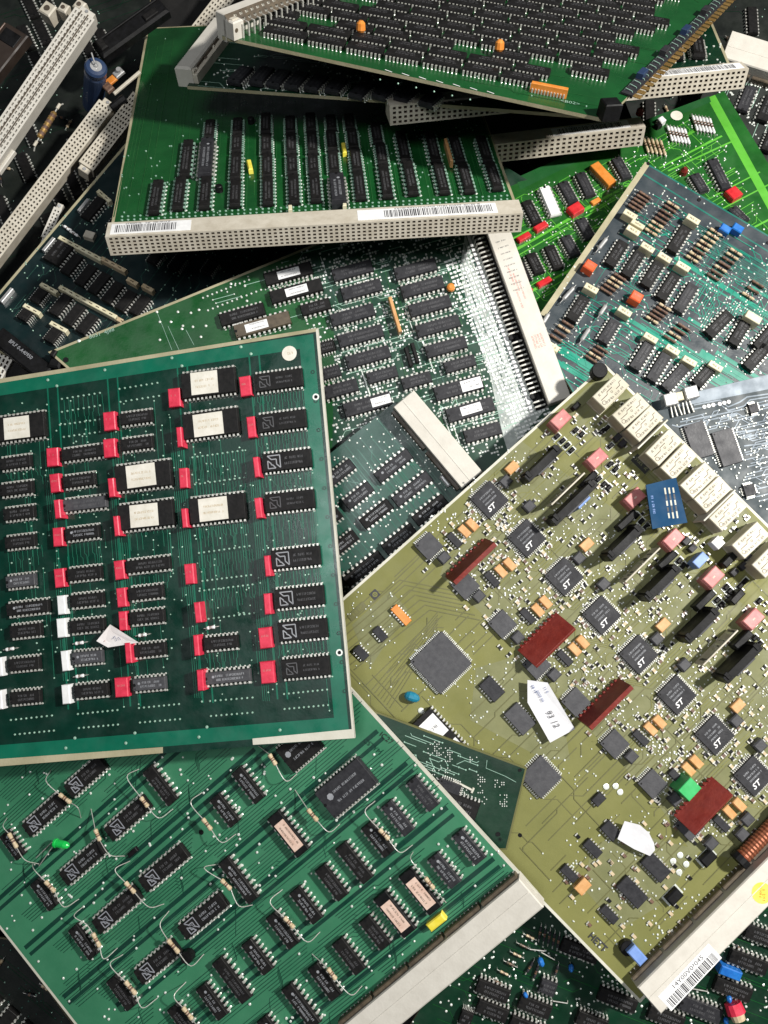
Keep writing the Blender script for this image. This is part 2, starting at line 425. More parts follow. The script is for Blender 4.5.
def socket_bar(b, L, d, H, cols, rows, m='conn', z0=-4., face='front', name='connector', fx=.5, fy=.5):
    """long pin socket; local x along it, y from -d (mating face) to 0, z0..z0+H"""
    mb = MB(); z1 = z0+H; x0, x1 = -L/2, L/2
    if face == 'front':
        hole_face(mb, (x0, -d, z0), (L, 0, 0), (0, 0, H), (0, -1, 0), cols, rows, 2, .8, 4, m, 'conn_hole', .54, .52)
        mb.face([(x0, -d, z1), (x1, -d, z1), (x1, 0, z1), (x0, 0, z1)], m)
    else:
        mb.face([(x0, -d, z0), (x1, -d, z0), (x1, -d, z1), (x0, -d, z1)], m)
        hole_face(mb, (x0, -d, z1), (L, 0, 0), (0, d, 0), (0, 0, 1), cols, rows, 3, 1.2, 4, m, 'conn_hole', fx, fy)
    mb.face([(x1, 0, z0), (x0, 0, z0), (x0, 0, z1), (x1, 0, z1)], m)
    mb.face([(x1, -d, z0), (x1, 0, z0), (x1, 0, z1), (x1, -d, z1)], m)
    mb.face([(x0, 0, z0), (x0, -d, z0), (x0, -d, z1), (x0, 0, z1)], m)
    mb.face([(x0, 0, z0), (x1, 0, z0), (x1, -d, z0), (x0, -d, z0)], m)
    return mb
def substrate(b, poly, top, edge='laminate_edge', T=3.6, name='board_panel', rim=None, rimw=3, fn=None, bot='pcb_deep'):
    """laminate panel with its printed copper, holes and solder as one mesh"""
    P = [b.p(*q) for q in poly]
    ar = sum(P[i][0]*P[(i+1) % len(P)][1]-P[(i+1) % len(P)][0]*P[i][1] for i in range(len(P)))
    if ar < 0: P.reverse()
    mb = MB()
    mb.loft([[(x, y, -T) for x, y in P], [(x, y, 0) for x, y in P]], edge, top)
    mb.face([(x, y, -T) for x, y in reversed(P)], bot)
    if rim:
        n = len(P); c = []
        for i in range(n):
            a, q, d = Vector(P[i-1]), Vector(P[i]), Vector(P[(i+1) % n])
            e1 = (q-a).normalized(); e2 = (d-q).normalized(); n1 = Vector((-e1.y, e1.x)); n2 = Vector((-e2.y, e2.x))
            k = (n1+n2); k = k/ max(.3, k.dot(n1)); c.append(q+k*rimw)
        for i in range(n):
            j = (i+1) % n; mb.face([(*P[i], .1), (*P[j], .1), (*c[j], .1), (*c[i], .1)], rim)
    b.zi = 0
    if fn: fn(mb)
    return b.put(name, mb)
def zz(b): b.zi = (getattr(b, 'zi', 0)+1) % 60; return .14+b.zi*.008
def track(b, mb, pts, w, m, loc=False):
    q = pts if loc else [b.p(*p) for p in pts]
    mb.ribbon(q, w, zz(b), m)
def solder_row(b, mb, x1, y1, x2, y2, n=10, r=1.05, m='solder'):
    for i in range(n):
        t = i/(n-1); x, y = b.p(x1+(x2-x1)*t, y1+(y2-y1)*t); mb.disc(x, y, .66, r, m, 7, dome=.5)
def vias(b, mb, box, n, r=.8, m='solder', poly=None, grid=0):
    for _ in range(n):
        px = R.uniform(box[0], box[2]); py = R.uniform(box[1], box[3])
        if poly and not inside(px, py, poly): continue
        x, y = b.p(px, py)
        if grid: x = round(x/grid)*grid; y = round(y/grid)*grid
        mb.disc(x, y, .68+R.random()*.04, r*R.uniform(.7, 1.15), m, 7, dome=.25)
def inside(x, y, poly):
    c = False; n = len(poly)
    for i in range(n):
        x1, y1 = poly[i]; x2, y2 = poly[(i+1) % n]
        if (y1 > y) != (y2 > y) and x < (x2-x1)*(y-y1)/(y2-y1)+x1: c = not c
    return c
def routes(b, mb, poly, n, vert=False, lo=10, hi=60, w=.7, m='pcb_teal_light', via=.5, vm='solder_dim', grid=1.9, jog=.5):
    """runs of printed copper: straight stretches with 45 degree jogs, snapped to a grid, kept inside a picture polygon"""
    L = [b.p(*q) for q in poly]; x0 = min(p[0] for p in L); x1 = max(p[0] for p in L); y0 = min(p[1] for p in L); y1 = max(p[1] for p in L)
    for _ in range(n):
        x = round(R.uniform(x0, x1)/grid)*grid; y = round(R.uniform(y0, y1)/grid)*grid
        if not inside(x, y, L): continue
        pts = [(x, y)]; s = R.choice((1, -1))
        for k in range(R.choice((1, 1, 2, 3))):
            d = R.uniform(lo, hi)*s/(1+k*.5)
            nx, ny = (x, y+d) if vert else (x+d, y)
            if not inside(nx, ny, L): break
            x, y = nx, ny; pts.append((x, y))
            if R.random() < jog:
                j = R.choice((-1, 1))*grid*R.choice((1, 2, 3)); nx, ny = (x+j, y+abs(j)*s) if vert else (x+abs(j)*s, y+j)
                if not inside(nx, ny, L): break
                x, y = nx, ny; pts.append((x, y))
        if len(pts) < 2: continue
        mb.ribbon(pts, w, zz(b), m)
        for q in (pts[0], pts[-1]):
            if R.random() < via: mb.disc(q[0], q[1], .66, .85, vm, 7, dome=.2)

# ================================================================== LEFT: dark teal board on top of the heap
b1 = Bd('circuit_board', 'large dark teal circuit board with cream labelled chips and red capacitors', 'circuit board',
        ((355, 738, 75), (318, 328, 45), (0, 378, 3)), (0, 540, 337, 500))
poly1 = [(-70, 390), (318, 328), (355, 738), (-70, 772)]
def f1(mb):
    T = 'pcb_teal_light'
    # wide copper margin and rail
    def offs(k): return [(-60, 388+k), (315-k*.9, 332+k), (351-k, 733-k*.9), (-60, 767-k)]
    o, i = offs(2), offs(17)
    for a, c, d, e in ((o[0], o[1], i[1], i[0]), (o[1], o[2], i[2], i[1]), (o[2], o[3], i[3], i[2])):
        mb.face([(*b1.p(*q), zz(b1)) for q in ()], T) if 0 else None
        z = zz(b1); mb.face([(*b1.p(*q), z) for q in (e, d, c, a)], T)
    for c in (52, 112, 182, 254):          # supply rails running down beside the red capacitors
        sl = .066+(c-52)*.00011
        for dx in (-5, 5): track(b1, mb, [(c+dx, 385-(c*.12)), (c+dx+sl*325, 712-c*.05)], 1.6, T)
    for cx in (8, 22, 36, 48, 72, 84, 98, 116, 130, 142, 156, 170, 190, 204, 218, 232, 246, 262, 276, 290, 302):
        for k in range(5):
            x = cx+R.uniform(-5, 5); y = R.uniform(400, 640); sl = .066+(cx-52)*.00011
            x += sl*(y-385); L = R.uniform(15, 80)
            track(b1, mb, [(x, y), (x+sl*L, y+L)], .6, 'teal_trace')
            for q in ((x, y), (x+sl*L, y+L)):
                X, Y = b1.p(*q); mb.disc(X, Y, .66, .8, 'solder_dim', 7, dome=.2)
    for g in range(24):                    # parallel bundles
        x = R.choice((40, 48, 103, 108, 166, 170, 238, 243, 300)); y = R.uniform(400, 600); L = R.uniform(60, 130)
        for k in range(4):
            X = x+k*2.1+(y-385)*.08; track(b1, mb, [(X, y), (X+L*.08, y+L)], .6, 'teal_trace')
    for (x0, y0, x1, y1, L, n) in ((254, 392, 302, 387, 26, 17), (258, 433, 306, 428, 26, 17), (262, 474, 311, 469, 28, 17), (267, 514, 314, 510, 34, 13),
                                   (273, 572, 320, 566, 20, 15), (277, 610, 325, 605, 18, 14), (279, 645, 327, 639, 20, 14),
                                   (190, 457, 244, 450, 28, 20), (194, 486, 245, 480, 20, 18), (196, 524, 247, 518, 30, 22), (199, 556, 252, 549, 24, 20), (201, 590, 255, 584, 24, 20),
                                   (64, 400, 102, 394, 38, 9), (130, 523, 172, 517, 28, 9), (68, 545, 100, 541, 26, 9), (135, 578, 168, 574, 14, 8), (6, 470, 40, 466, 18, 9), (8, 550, 42, 545, 24, 8), (205, 652, 237, 648, 22, 9)):
        for i in range(n):
            t = i/(n-1); x = x0+(x1-x0)*t; y = y0+(y1-y0)*t; l = L*R.choice((.5, .8, 1, 1))
            j = R.choice((0, 0, 1.6, -1.6))
            track(b1, mb, [(x, y), (x+.04*l, y+l*.5), (x+.06*l+j, y+l*.5+abs(j)), (x+.1*l+j, y+l)], .6, 'teal_trace')
    for r in ((62, 399, 100, 393), (62, 412, 100, 405.5), (60, 425, 100, 419.5), (64, 437, 100, 432), (119.5, 389, 157.5, 383), (120.5, 402, 159, 396),
              (192.5, 457.5, 242.5, 450.5), (195, 484.5, 244.5, 477.5), (199, 553, 249.5, 546), (202.5, 581, 251, 575), (199.5, 591, 252.5, 584.5), (203.5, 619.5, 254.5, 613),
              (210, 701, 252.5, 697.5), (211, 716, 252.5, 712.5), (284, 694, 327, 689.5), (284.5, 709, 328, 705),
              (78, 714, 117.5, 710), (79, 728, 118, 724.5), (139, 708, 179, 704), (140, 722.5, 180, 719), (11, 720, 52, 715.5), (15, 734.5, 54, 730.5)):
        solder_row(b1, mb, *r, n=int((r[2]-r[0])/4.3), m='solder_dim', r=1.05)
    solder_row(b1, mb, 202, 701.5, 210, 701, 2, m='solder_dim')
    vias(b1, mb, (0, 400, 310, 700), 260, .85, 'solder_dim', poly1)
    for q in ((48, 380), (105, 370), (172, 358), (241, 347), (57, 386), (251, 354), (182, 366), (135, 733), (199, 737), (280, 730), (207, 727), (75, 738), (66, 748), (126, 743)):
        x, y = b1.p(*q); mb.disc(x, y, .7, 1.5, 'solder_dim', 8, dome=.3)
    for q, r in (((316, 397), 3.2), ((339.5, 652.5), 3.2)):
        x, y = b1.p(*q); mb.disc(x, y, .74, r, 'solder', 16, r0=r*.55); mb.disc(x, y, .72, r*.55, 'black', 14)
    for k in range(12):                     # part marks along the right margin
        x, y = b1.p(313+k*2.9, 372+k*29); mb.disc(x, y, .73, 1.9, 'pcb_teal', 8, r0=1.2)
    x, y = b1.p(289.5, 353.5); mb.disc(x, y, .76, 7.2, 'label_cream', 20); scribble(mb, x, y, .8, 7, 2.4, 'tan')
    # bare laminate rim along the far and near edges
    for q, c in (([(-70, 390), (318, 328), (317.5, 331.5), (-70, 394.5)], 'laminate_edge'),
                 ([(352.6, 729), (355, 738), (253, 744.8), (252.5, 738.5)], 'edge_pale'),
                 ([(163, 747), (163, 753), (-70, 772), (-70, 764)], 'laminate_edge'),
                 ([(315.8, 330), (318, 328), (354.8, 738), (352.6, 738)], 'edge_pale')):
        z = zz(b1)+.1; P = [b1.p(*a) for a in q]
        if sum(P[i][0]*P[(i+1) % 4][1]-P[(i+1) % 4][0]*P[i][1] for i in range(4)) < 0: P.reverse()
        mb.face([(*a, z) for a in P], c)
substrate(b1, poly1, 'pcb_teal', 'edge_pale', fn=f1)
for q, a in (((180.5, 385.5, 235.5, 379.5), (.19, .68)), ((182.5, 426.5, 238, 420), (.2, .73)), ((114, 480, 171, 471), (.22, .73)), ((117.5, 519, 173, 511), (.23, .73)), ((189, 512, 245, 505), (.18, .69)), ((-11, 430, 44.5, 424), (.27, .73))):
    dip(b1, *q, w=25, n=13, mark='0', h=9, lab=(*a, .86), name='memory_chip')
for i, q in enumerate(((254, 382.5, 302.5, 377), (257.5, 424, 306, 417.5), (262.5, 464, 311, 456.5), (264, 504, 314.5, 498), (271, 561, 320, 554), (274.5, 600, 324, 594), (278, 634, 327, 626), (281, 670, 330, 665))):
    dip(b1, *q, w=18, n=12, mark='amd1' if i in (2, 5, 6, 4) else 'amdd', h=8)
for i, q in enumerate(((61, 455, 104, 450), (62.5, 482.5, 95, 478), (62.5, 506, 106, 501), (64.5, 535.5, 99, 530), (67, 576, 101, 571), (69, 602.5, 103, 597.5), (69, 629, 104, 622.5), (72, 660, 102, 655), (73, 692.5, 108, 689),
          (-1, 465, 30.5, 459.5), (-1, 491, 32, 486), (2.5, 515, 34, 511), (4, 544, 35, 539), (5, 583, 35, 579), (6, 611, 48, 605), (9, 632.5, 41, 629), (7.5, 666, 39, 662.5), (9, 700, 40, 695),
          (119, 419.5, 152, 415), (120, 445.5, 152.5, 441), (125, 567.5, 170.5, 562), (129, 595, 163, 590), (129, 620, 164, 614), (132.5, 652.5, 165.5, 647.5), (132.5, 686, 165.5, 682), (204, 645, 237.5, 640.5), (204, 679.5, 250.5, 674.5))):
    n = 8 if q[2]-q[0] < 38 else 10
    dip(b1, *q, w=12, n=n, mark='s2' if i in (7, 13, 14, 24, 26, 3) else 's', h=7.5, m='chip_grey' if i in (2, 7, 26, 13, 24) else 'chip')
def capmark(mb, sx, sy, h): scribble(mb, 0, sy*.1, h+.05, sx*.6, 1.8, 'pink')
REDS = ((52, 457, 12, 18), (54.5, 483, 10, 18), (57, 509, 6, 18), (109, 421, 12, 18), (109, 448, 12, 18), (174, 397.5, 12, 18), (179, 437, 5, 19), (111, 487.5, 6, 18), (183, 478, 8, 19), (116, 526, 5, 19), (184, 518, 5, 18),
        (245, 386, 11, 19), (251, 427, 8, 20), (256, 467, 5, 19), (258, 508, 6, 19), (57.5, 537, 10, 18), (59, 578, 10, 18), (119, 570, 10, 18), (121, 597.5, 9, 18), (122.5, 621, 8, 18), (128, 653, 6, 19), (189, 574, 9, 19),
        (267, 566, 5, 19), (267, 604, 6, 19), (265, 638, 12, 19), (267, 672.5, 13, 20), (197.5, 612.5, 6, 19), (196, 645.5, 5, 19), (200, 680.5, 6, 19), (121, 687.5, 13, 18))
for x, y, w, h in REDS: blk(b1, x, y, w, h, 8 if w > 7 else 14, 'red', detail=capmark if w > 7 else None, ch=.8)
for x, y, w, h in ((61, 605, 8, 18), (61, 628, 9, 18), (64.5, 661, 7, 19), (65.5, 694.5, 8, 18), (-1, 667, 6, 18), (-1, 700, 6, 18)):
    blk(b1, x, y, w, h, 9, 'label_white', label='off white capacitor' , ch=.8)
for x, y in ((142.5, 635), (79.5, 643), (80, 676), (10, 649), (211, 627.5)):
    resistor(b1, x-4, y+.6, x+4, y-.6, r=1.7, m='label_white', z=2.5)

# loose paper scraps
def scrap(name, label, pts, z0, m, cat, fn=None, lift=2., T=.5):
    n = len(pts); I = (0, n//3, (2*n)//3); tb, hs = z0
    zs = [(pts[i][0], pts[i][1], tb.hit(pts[i][0], pts[i][1], h).z) for i, h in zip(I, hs)]
    b = Bd(name, label, cat, zs, (*pts[0], *pts[1]), empty=False)
    P = [b.p(*q) for q in pts]
    if sum(P[i][0]*P[(i+1) % len(P)][1]-P[(i+1) % len(P)][0]*P[i][1] for i in range(len(P))) < 0: P.reverse()
    cx = sum(p[0] for p in P)/len(P); cy = sum(p[1] for p in P)/len(P)
    mb = MB(); n = len(P)
    # gently cupped sheet with thickness: fan with a sunken middle
    mid = [((x+cx)/2, (y+cy)/2) for x, y in P]
    for z, fl in ((0, False), (-T, True)):
        for i in range(n):
            j = (i+1) % n
            a, c, d, e = (*P[i], z+(lift*.5 if i % 2 else 0)), (*P[j], z+(lift*.5 if j % 2 else 0)), (*mid[j], z-lift*.15), (*mid[i], z-lift*.15)
            f = [a, c, d, e]; mb.face(f[::-1] if fl else f, m)
            f = [(*mid[i], z-lift*.15), (*mid[j], z-lift*.15), (cx, cy, z-lift*.15)]; mb.face(f[::-1] if fl else f, m)
    for i in range(n):
        j = (i+1) % n; za, zb = (lift*.5 if i % 2 else 0), (lift*.5 if j % 2 else 0)
        mb.face([(*P[i], za-T), (*P[j], zb-T), (*P[j], zb), (*P[i], za)], m)
    if fn: fn(b, mb)
    b.put(name, mb)
    return b
def penmark(b, mb):
    q = [b.p(*a) for a in ((113, 639), (115, 636), (117, 641), (119, 637), (121, 640))]
    mb.ribbon(q, .5, .9, 'ink_blue')
    x, y = b.p(105, 641); mb.disc(x, y, .9, .5, 'ink_red', 6)
scrap('paper_scrap', 'small torn pinkish paper scrap with a pen mark lying on the dark teal board', [(97, 641), (110, 624.5), (139, 642.5), (108, 647.5)],
      (b1, (8.5, 9.5, 14)), 'paper', 'paper scrap', penmark)

# ================================================================== BOTTOM LEFT: bright green board
b2 = Bd('circuit_board', 'bright green circuit board at lower left with bent wire resistors and a tiny green lamp', 'circuit board',
        ((0, 930, -32), (540, 890, 76), (350, 700, 38)), (62, 998, 192, 888))
poly2 = [(-120, 775), (180, 500), (350, 687), (538, 893), (380, 1036), (130, 1095)]
def f2(mb):
    Dk = 'pcb_bright_dark'
    ext = 520
    def band(px, py, w, a=-ext, c=ext, dy=0):
        x, y = b2.p(px, py); P = [b2.p(*q) for q in poly2]
        # clip the run to the panel
        xs = []
        n = len(P)
        for i in range(n):
            (X1, Y1), (X2, Y2) = P[i], P[(i+1) % n]
            if (Y1 > y+dy) != (Y2 > y+dy): xs.append((X2-X1)*(y+dy-Y1)/(Y2-Y1)+X1)
        if len(xs) < 2: return
        xs.sort(); A = max(xs[0]+9, x+a); B = min(xs[-1]-9, x+c)
        if B-A > 3: mb.ribbon([(A, y+dy), (B, y+dy)], w, zz(b2), Dk)
    for q, a, c in (((412, 759), -400, 60), ((454, 802), -420, 60), ((492, 860), -260, 8), ((62, 998), -60, 300), ((25, 948), -60, 330), ((0, 898), -60, 330), ((192, 888), -60, 260), ((139, 860), -60, 300)):
        band(*q, 4.2, a, c); band(*q, 3.6, a+4, c-6, dy=-8.5)
    # thin separations between tracks, in bundles across the board
    P = [b2.p(*q) for q in poly2]; y0 = min(p[1] for p in P); y1 = max(p[1] for p in P)
    for g in range(190):
        px = R.uniform(-20, 520); py = R.uniform(740, 1040)
        if not inside(px, py, poly2): continue
        x, y = b2.p(px, py); n = R.choice((3, 4, 5, 6)); L = R.uniform(35, 120); y = round(y/3)*3
        jj = R.choice((0, 0, 0, 3, -3, 6))
        for k in range(n):
            yy = y-k*3.; l = L*(1-.06*k); j = jj
            pts = [(x+k*1.2, yy), (x+l*.45, yy), (x+l*.45+abs(j), yy+j), (x+l, yy+j)]
            if all(inside(a, c, P) for a, c in pts): mb.ribbon(pts, .55, zz(b2), Dk)
    vias(b2, mb, (0, 740, 520, 1024), 330, 1.25, 'solder', poly2)
    for (x, y, r) in ((201.5, 832, 2.6), (520, 835, 2)):
        X, Y = b2.p(x, y); mb.disc(X, Y, .74, r, 'black', 12)
    an = math.radians(-78)
    x, y = b2.p(387, 738); text(mb, 'IC27', x, y, .8, 5.2, 'pcb_black', an)
    x, y = b2.p(373, 746); text(mb, 'CSTYM', x, y, .8, 4.6, 'pcb_bright_dark', an)
substrate(b2, poly2, 'pcb_bright', 'edge_pale', rim='edge_pale', rimw=2.6, fn=f2)
for i, q in enumerate(((24, 830, 62, 801), (66, 791, 103, 763), (108, 836, 146, 801), (62, 880, 101, 847), (141, 886, 185, 851), (95, 928, 137, 893), (137.5, 979.5, 176, 946), (181, 934, 224, 899.5))):
    dip(b2, *q, w=16, n=10, mark='amd', nv=2, kind='tin')
dip(b2, 324, 806.7, 367, 770, w=31, n=14, mark='s2', h=9, m='chip_mid')
dip(b2, 284, 762, 314, 736, w=28, n=12, mark='s2', h=9, m='chip')
for i, q in enumerate(((147, 768, 172, 804), (234, 771, 261, 800), (212.5, 797.5, 236, 824), (409, 781, 436, 807.5), (384, 805, 411, 832.5), (364, 826, 391, 854), (339, 846, 369, 881), (455, 834, 482.5, 861), (431, 857.5, 457.5, 885),
          (362.5, 920, 387, 947), (222, 861, 254, 901), (292.5, 891, 319, 921), (317.5, 869.5, 345, 897), (269, 916, 295, 946), (244, 943, 270, 972), (215, 961, 247.5, 1001), (199, 987, 224, 1018),
          (311, 967, 337.5, 998), (335, 942, 362, 972), (284, 988, 317.5, 1026), (260, 1020, 285, 1050), (170, 1008, 192, 1034), (32.5, 882, 54, 908), (71, 928, 94, 957), (109, 979.5, 132.5, 1008), (3, 833, 20, 858))):
    L = math.hypot(q[2]-q[0], q[3]-q[1])
    dip(b2, *q, w=13.5, n=8 if L > 44 else 7 if L > 36 else 6, mark='s2' if i % 3 else 's', m='chip_mid' if i in (3, 4, 7, 8) else 'chip')
for q in ((271, 816, 304.5, 853), (404, 872.5, 436, 912), (379, 895, 410, 935)):
    dip(b2, *q, w=16, n=9, mark='0', h=9, lab=(.2, .86, .72), labm='label_pink', m='black')
WR = (((59, 794, 71, 803), ((46, 781), (51, 770)), ((78, 808), (81, 818))), ((140.5, 797, 148, 807), ((127, 777), (139, 769)), ((159, 818), (173, 809))),
      ((95, 829, 100, 841), ((91, 809),), ((110, 855), (125, 856))), ((202.5, 818.5, 211.5, 830), ((190.6, 802.6), (202, 792.5)), ((222, 842.6), (236, 834))),
      ((125, 882, 135, 893), ((115, 869.5), (130, 861)), ((149, 907), (164, 904))), ((45, 881, 55, 892), ((34, 869.5), (32, 862)), ((64, 907), (79, 899))),
      ((92.5, 933, 100, 947), ((86, 924), (74, 916), (84, 906)), ((104, 959), (117.5, 948))), ((125, 981, 136, 994.5), ((110, 964.5), (123, 954.5)), ((142.5, 1008), (157.5, 998))),
      ((167.5, 939.5, 179, 953), ((160, 924.5), (169, 911)), ((191, 966), (204, 954))), ((221, 879.5, 231, 889.5), ((204, 868), (219, 864)), ((239, 906), (252.5, 905))),
      ((284, 917, 294, 928), ((270, 902), (282.5, 889.5)), ((307.5, 942), (320, 932))), ((327.5, 968, 336, 979.5), ((312, 954),), ((351, 995), (362, 986))),
      ((307.5, 809, 317.5, 821), ((295, 790),), ((329, 832), (340, 824))), ((379, 829, 389, 839.5), ((365, 812), (375, 801)), ((400, 852.5), (412.5, 845))),
      ((425, 877.5, 434, 889), ((411, 860), (413, 852)), ((446, 902.5),)), ((269, 754, 276, 765), ((257.5, 745),), ((286, 781), (297, 774))),
      ((8.5, 833, 17, 848), ((3, 826), (7, 818)), ((25, 860), (39, 864))), ((182.5, 1007, 192.5, 1019.5), ((174, 996), (186, 982)), ((200, 1030),)))
for q, a, c in WR: resistor(b2, *q, leads=(a, c), r=2.3, z=12, wr=.44, smooth=True)
def led():
    mb = MB(); x0, y0 = b2.p(55, 843, 10); x1, y1 = b2.p(69, 846, 12)
    mb.spin((x0, y0, 10), (x1, y1, 12), [(0, 4.6, 'green_led'), (.12, 4.6, 'green_led'), (.14, 4.0, 'green_led'), (.7, 4.0, 'green_led'), (.9, 3.0, 'green_led'), (1, 1.2, 'green_led')], 'green_led', 14)
    for q, e in (((52, 842), (36, 858)), ((53, 846), (39, 866))):
        a = (*b2.p(*q, 10), 10); c = (*b2.p(*e), 0); mb.tube([(x0, y0, 10), a, c], .5, 'tin')
    b2.put('green_lamp', mb)
led()
x, y = b2.p(442, 931, 8); blk(b2, 436, 923, 19, 8, 8, 'yellow', ch=1.2)
x, y = b2.p(187, 957, 8)
mb = MB(); mb.cyl((0, 0, 2), (0, 0, 10), 6.2, 'black', 14); b2.put('transistor', mb, x, y)
x, y = b2.p(133, 852, 2); mb = MB(); mb.box(0, 0, 0, 4, 12, 5, 'black', 0, .6); b2.put('diode', mb, x, y)
def long_conn(b, a, c, out, H=22, m='conn_white', lip=True, ends=3., extra=None):
    """solid backed pin connector along the panel edge: a,c picture points of its inner top edge, out a point on the outer top edge"""
    p, q, r = Vector(b.p(*a, H)), Vector(b.p(*c, H)), Vector(b.p(*out, H)); d = (q-p); L = d.length; d.normalize(); nn = Vector((-d.y, d.x))
    w = (r-p).dot(nn); sg = 1 if w > 0 else -1; w = abs(w); an = math.atan2(d.y, d.x); mb = MB()
    # local: x along, y outward
    def ring(x0, x1, y0, y1, z): 
        q = [(x0, y0*sg, z), (x1, y0*sg, z), (x1, y1*sg, z), (x0, y1*sg, z)]
        return q if sg > 0 else q[::-1]
    mb.loft([ring(0, L, 0, w, -5), ring(0, L, 0, w, H-1.6), ring(.9, L-.9, .9, w-1.4, H)], m, bot=True)
    mb.loft([ring(2, L-2, w*.42, w*.45, H-.2), ring(2, L-2, w*.42, w*.45, H+.35)], m)        # mould seam
    if extra: extra(mb, L, w, sg, H)
    o = b.put('connector', mb, p.x, p.y, 0, an)
    # pin carrier blocks between panel and housing
    k = max(2, int(L/38)); 
    for i in range(k):
        g = MB(); x0 = L*(i+.04)/k; x1 = L*(i+.96)/k
        g.loft([ring(x0-L*(i+.5)/k, x1-L*(i+.5)/k, -4.2, -.3, 0), ring(x0-L*(i+.5)/k, x1-L*(i+.5)/k, -4.2, -.3, 9), ring(x0-L*(i+.5)/k, x1-L*(i+.5)/k, -3.4, -.3, 10)], 'conn_brown')
        for t in range(int((x1-x0)/5)):
            X = x0-L*(i+.5)/k+2+t*5; g.box(X, sg*-4.6, 0, 2.5, 1.1, 1.0, 'tin')
        g2 = b.put('pin_block', g, L*(i+.5)/k, 0, 0, 0, parent=o)
    return o, p, d, an, L, w, sg
long_conn(b2, (519, 879), (338, 1030), (546, 906), H=14)

# ================================================================== RIGHT: olive board
b3 = Bd('circuit_board', 'large olive circuit board with a row of cream relays and many square chips', 'circuit board',
        ((605, 365, -20), (350, 592, 10), (650, 1000, 60)), (430, 560, 640, 360))
poly3 = [(605, 364), (800, 556), (800, 838), (640, 1003), (290, 645)]
ST = [(489.5, 499.5), (527, 538), (564.5, 576.5), (602, 615), (639, 654.5), (677, 695), (715, 735), (754, 776)]
STEP = (37.7, 39.3)
inner3 = [(606, 372), (790, 560), (790, 834), (641, 992), (310, 648)]
def f3(mb):
    P = 'pcb_olive_grey'; 
    for q in ([(560, 412), (606, 371), (796, 560), (796, 600), (700, 530), (640, 470)], [(440, 575), (478, 610), (655, 800), (690, 850), (740, 860), (792, 810), (792, 640), (520, 440), (470, 490)],
              [(476, 668), (520, 655), (560, 700), (570, 760), (545, 760), (470, 720)], [(590, 850), (620, 830), (700, 850), (660, 905), (620, 930), (585, 890)], [(352, 625), (390, 590), (408, 610), (370, 668)]):
        pp = [b3.p(*a) for a in q]
        if sum(pp[i][0]*pp[(i+1) % len(pp)][1]-pp[(i+1) % len(pp)][0]*pp[i][1] for i in range(len(pp))) < 0: pp.reverse()
        z = zz(b3)*.4; mb.face([(*a, z) for a in pp], P)
    T = 'pcb_olive_track'
    routes(b3, mb, inner3, 210, False, 20, 70, 1.0, T, .2, 'solder', 3)
    routes(b3, mb, inner3, 70, True, 14, 50, .8, T, .2, 'solder', 3)
    routes(b3, mb, [(470, 490), (600, 380), (780, 560), (760, 800), (600, 760)], 260, False, 10, 40, .9, 'pcb_olive', .3, 'solder', 2.5)
    for k in range(7):                   # broad lines at the left and through the channels
        track(b3, mb, [(330+k*4, 640+k*5), (400+k*5, 580+k*5), (450+k*5, 590+k*5)], 1.1, T)
        track(b3, mb, [(372+k*3, 690+k*3), (438, 612+k*3)], .8, T)
    for k in range(8):
        x, y = ST[k]; 
        for d in range(4): track(b3, mb, [(x-46+d*2, y+52+d*2.4), (x-16+d*2, y+22+d*2.4), (x+4+d*2, y+26+d*2.4), (x+42+d*2, y-10+d*2.4)], 1.0, 'pcb_olive')
        vias(b3, mb, (x-22, y-22, x+22, y+22), 60, .85, 'solder_bright'); vias(b3, mb, (x-60, y+10, x-12, y+60), 80, .9, 'solder_bright'); vias(b3, mb, (x+15, y-50, x+70, y+8), 60, .8, 'solder_bright')
    vias(b3, mb, (410, 628, 475, 700), 70, .8); vias(b3, mb, (345, 590, 400, 665), 34, .8); vias(b3, mb, (470, 640, 620, 790), 130, .95, grid=2.8)
    vias(b3, mb, (570, 810, 700, 950), 150, .95, poly=inner3); vias(b3, mb, (540, 380, 768, 700), 260, .85, poly=inner3); vias(b3, mb, (310, 560, 768, 960), 160, .8, poly=inner3)
    for q in ((421, 710.5), (427.5, 717), (615.5, 786), (620, 792), (606, 786.5), (673, 861), (680, 855), (686, 864), (679, 872)):
        x, y = b3.p(*q); mb.disc(x, y, .78, 2.9, 'solder', 12, dome=.3)
    # printed marks
    an = math.radians(-88)
    x, y = b3.p(598, 942); text(mb, 'HETT', x, y, .8, 6.5, 'ink_dark', an, w=20, bold=True)
    x, y = b3.p(357, 611); mb.quad(x, y, .74, 21, 6.5, 'pcb_olive_track'); text(mb, '4 0 6P', x, y, .8, 3.5, 'pcb_olive')
    x, y = b3.p(375, 594.5); mb.quad(x, y, .74, 8, 8, 'ink_dark'); mb.disc(x, y, .78, 2.6, 'pcb_olive', 12, r0=1.6); mb.quad(x, y, .79, 5.5, .7, 'pcb_olive'); mb.quad(x, y, .80, .7, 5.5, 'pcb_olive')
    x, y = b3.p(641, 464); mb.quad(x, y, .74, 10, 20, 'pcb_black', 0); scribble(mb, x, y, .8, 17, 3, 'pcb_olive_grey', math.pi/2)
substrate(b3, poly3, 'pcb_olive', 'edge_pale', rim='edge_pale', rimw=2.6, fn=f3)
for x, y in ST: qfp(b3, x, y, 28, mark='st', h=5, n=12)
for x, y in ((429, 546), (465.5, 585.5), (502.5, 624), (537, 665), (576, 702), (615, 744), (653, 784), (690, 826)):
    qfp(b3, x, y, 21, m='chip_grey', h=5, n=9, sides='h')
o = qfp(b3, 441, 662.5, 43, m='chip_grey', h=6, n=22)
qfp(b3, 541, 777, 29, m='chip_grey', h=5, n=12)
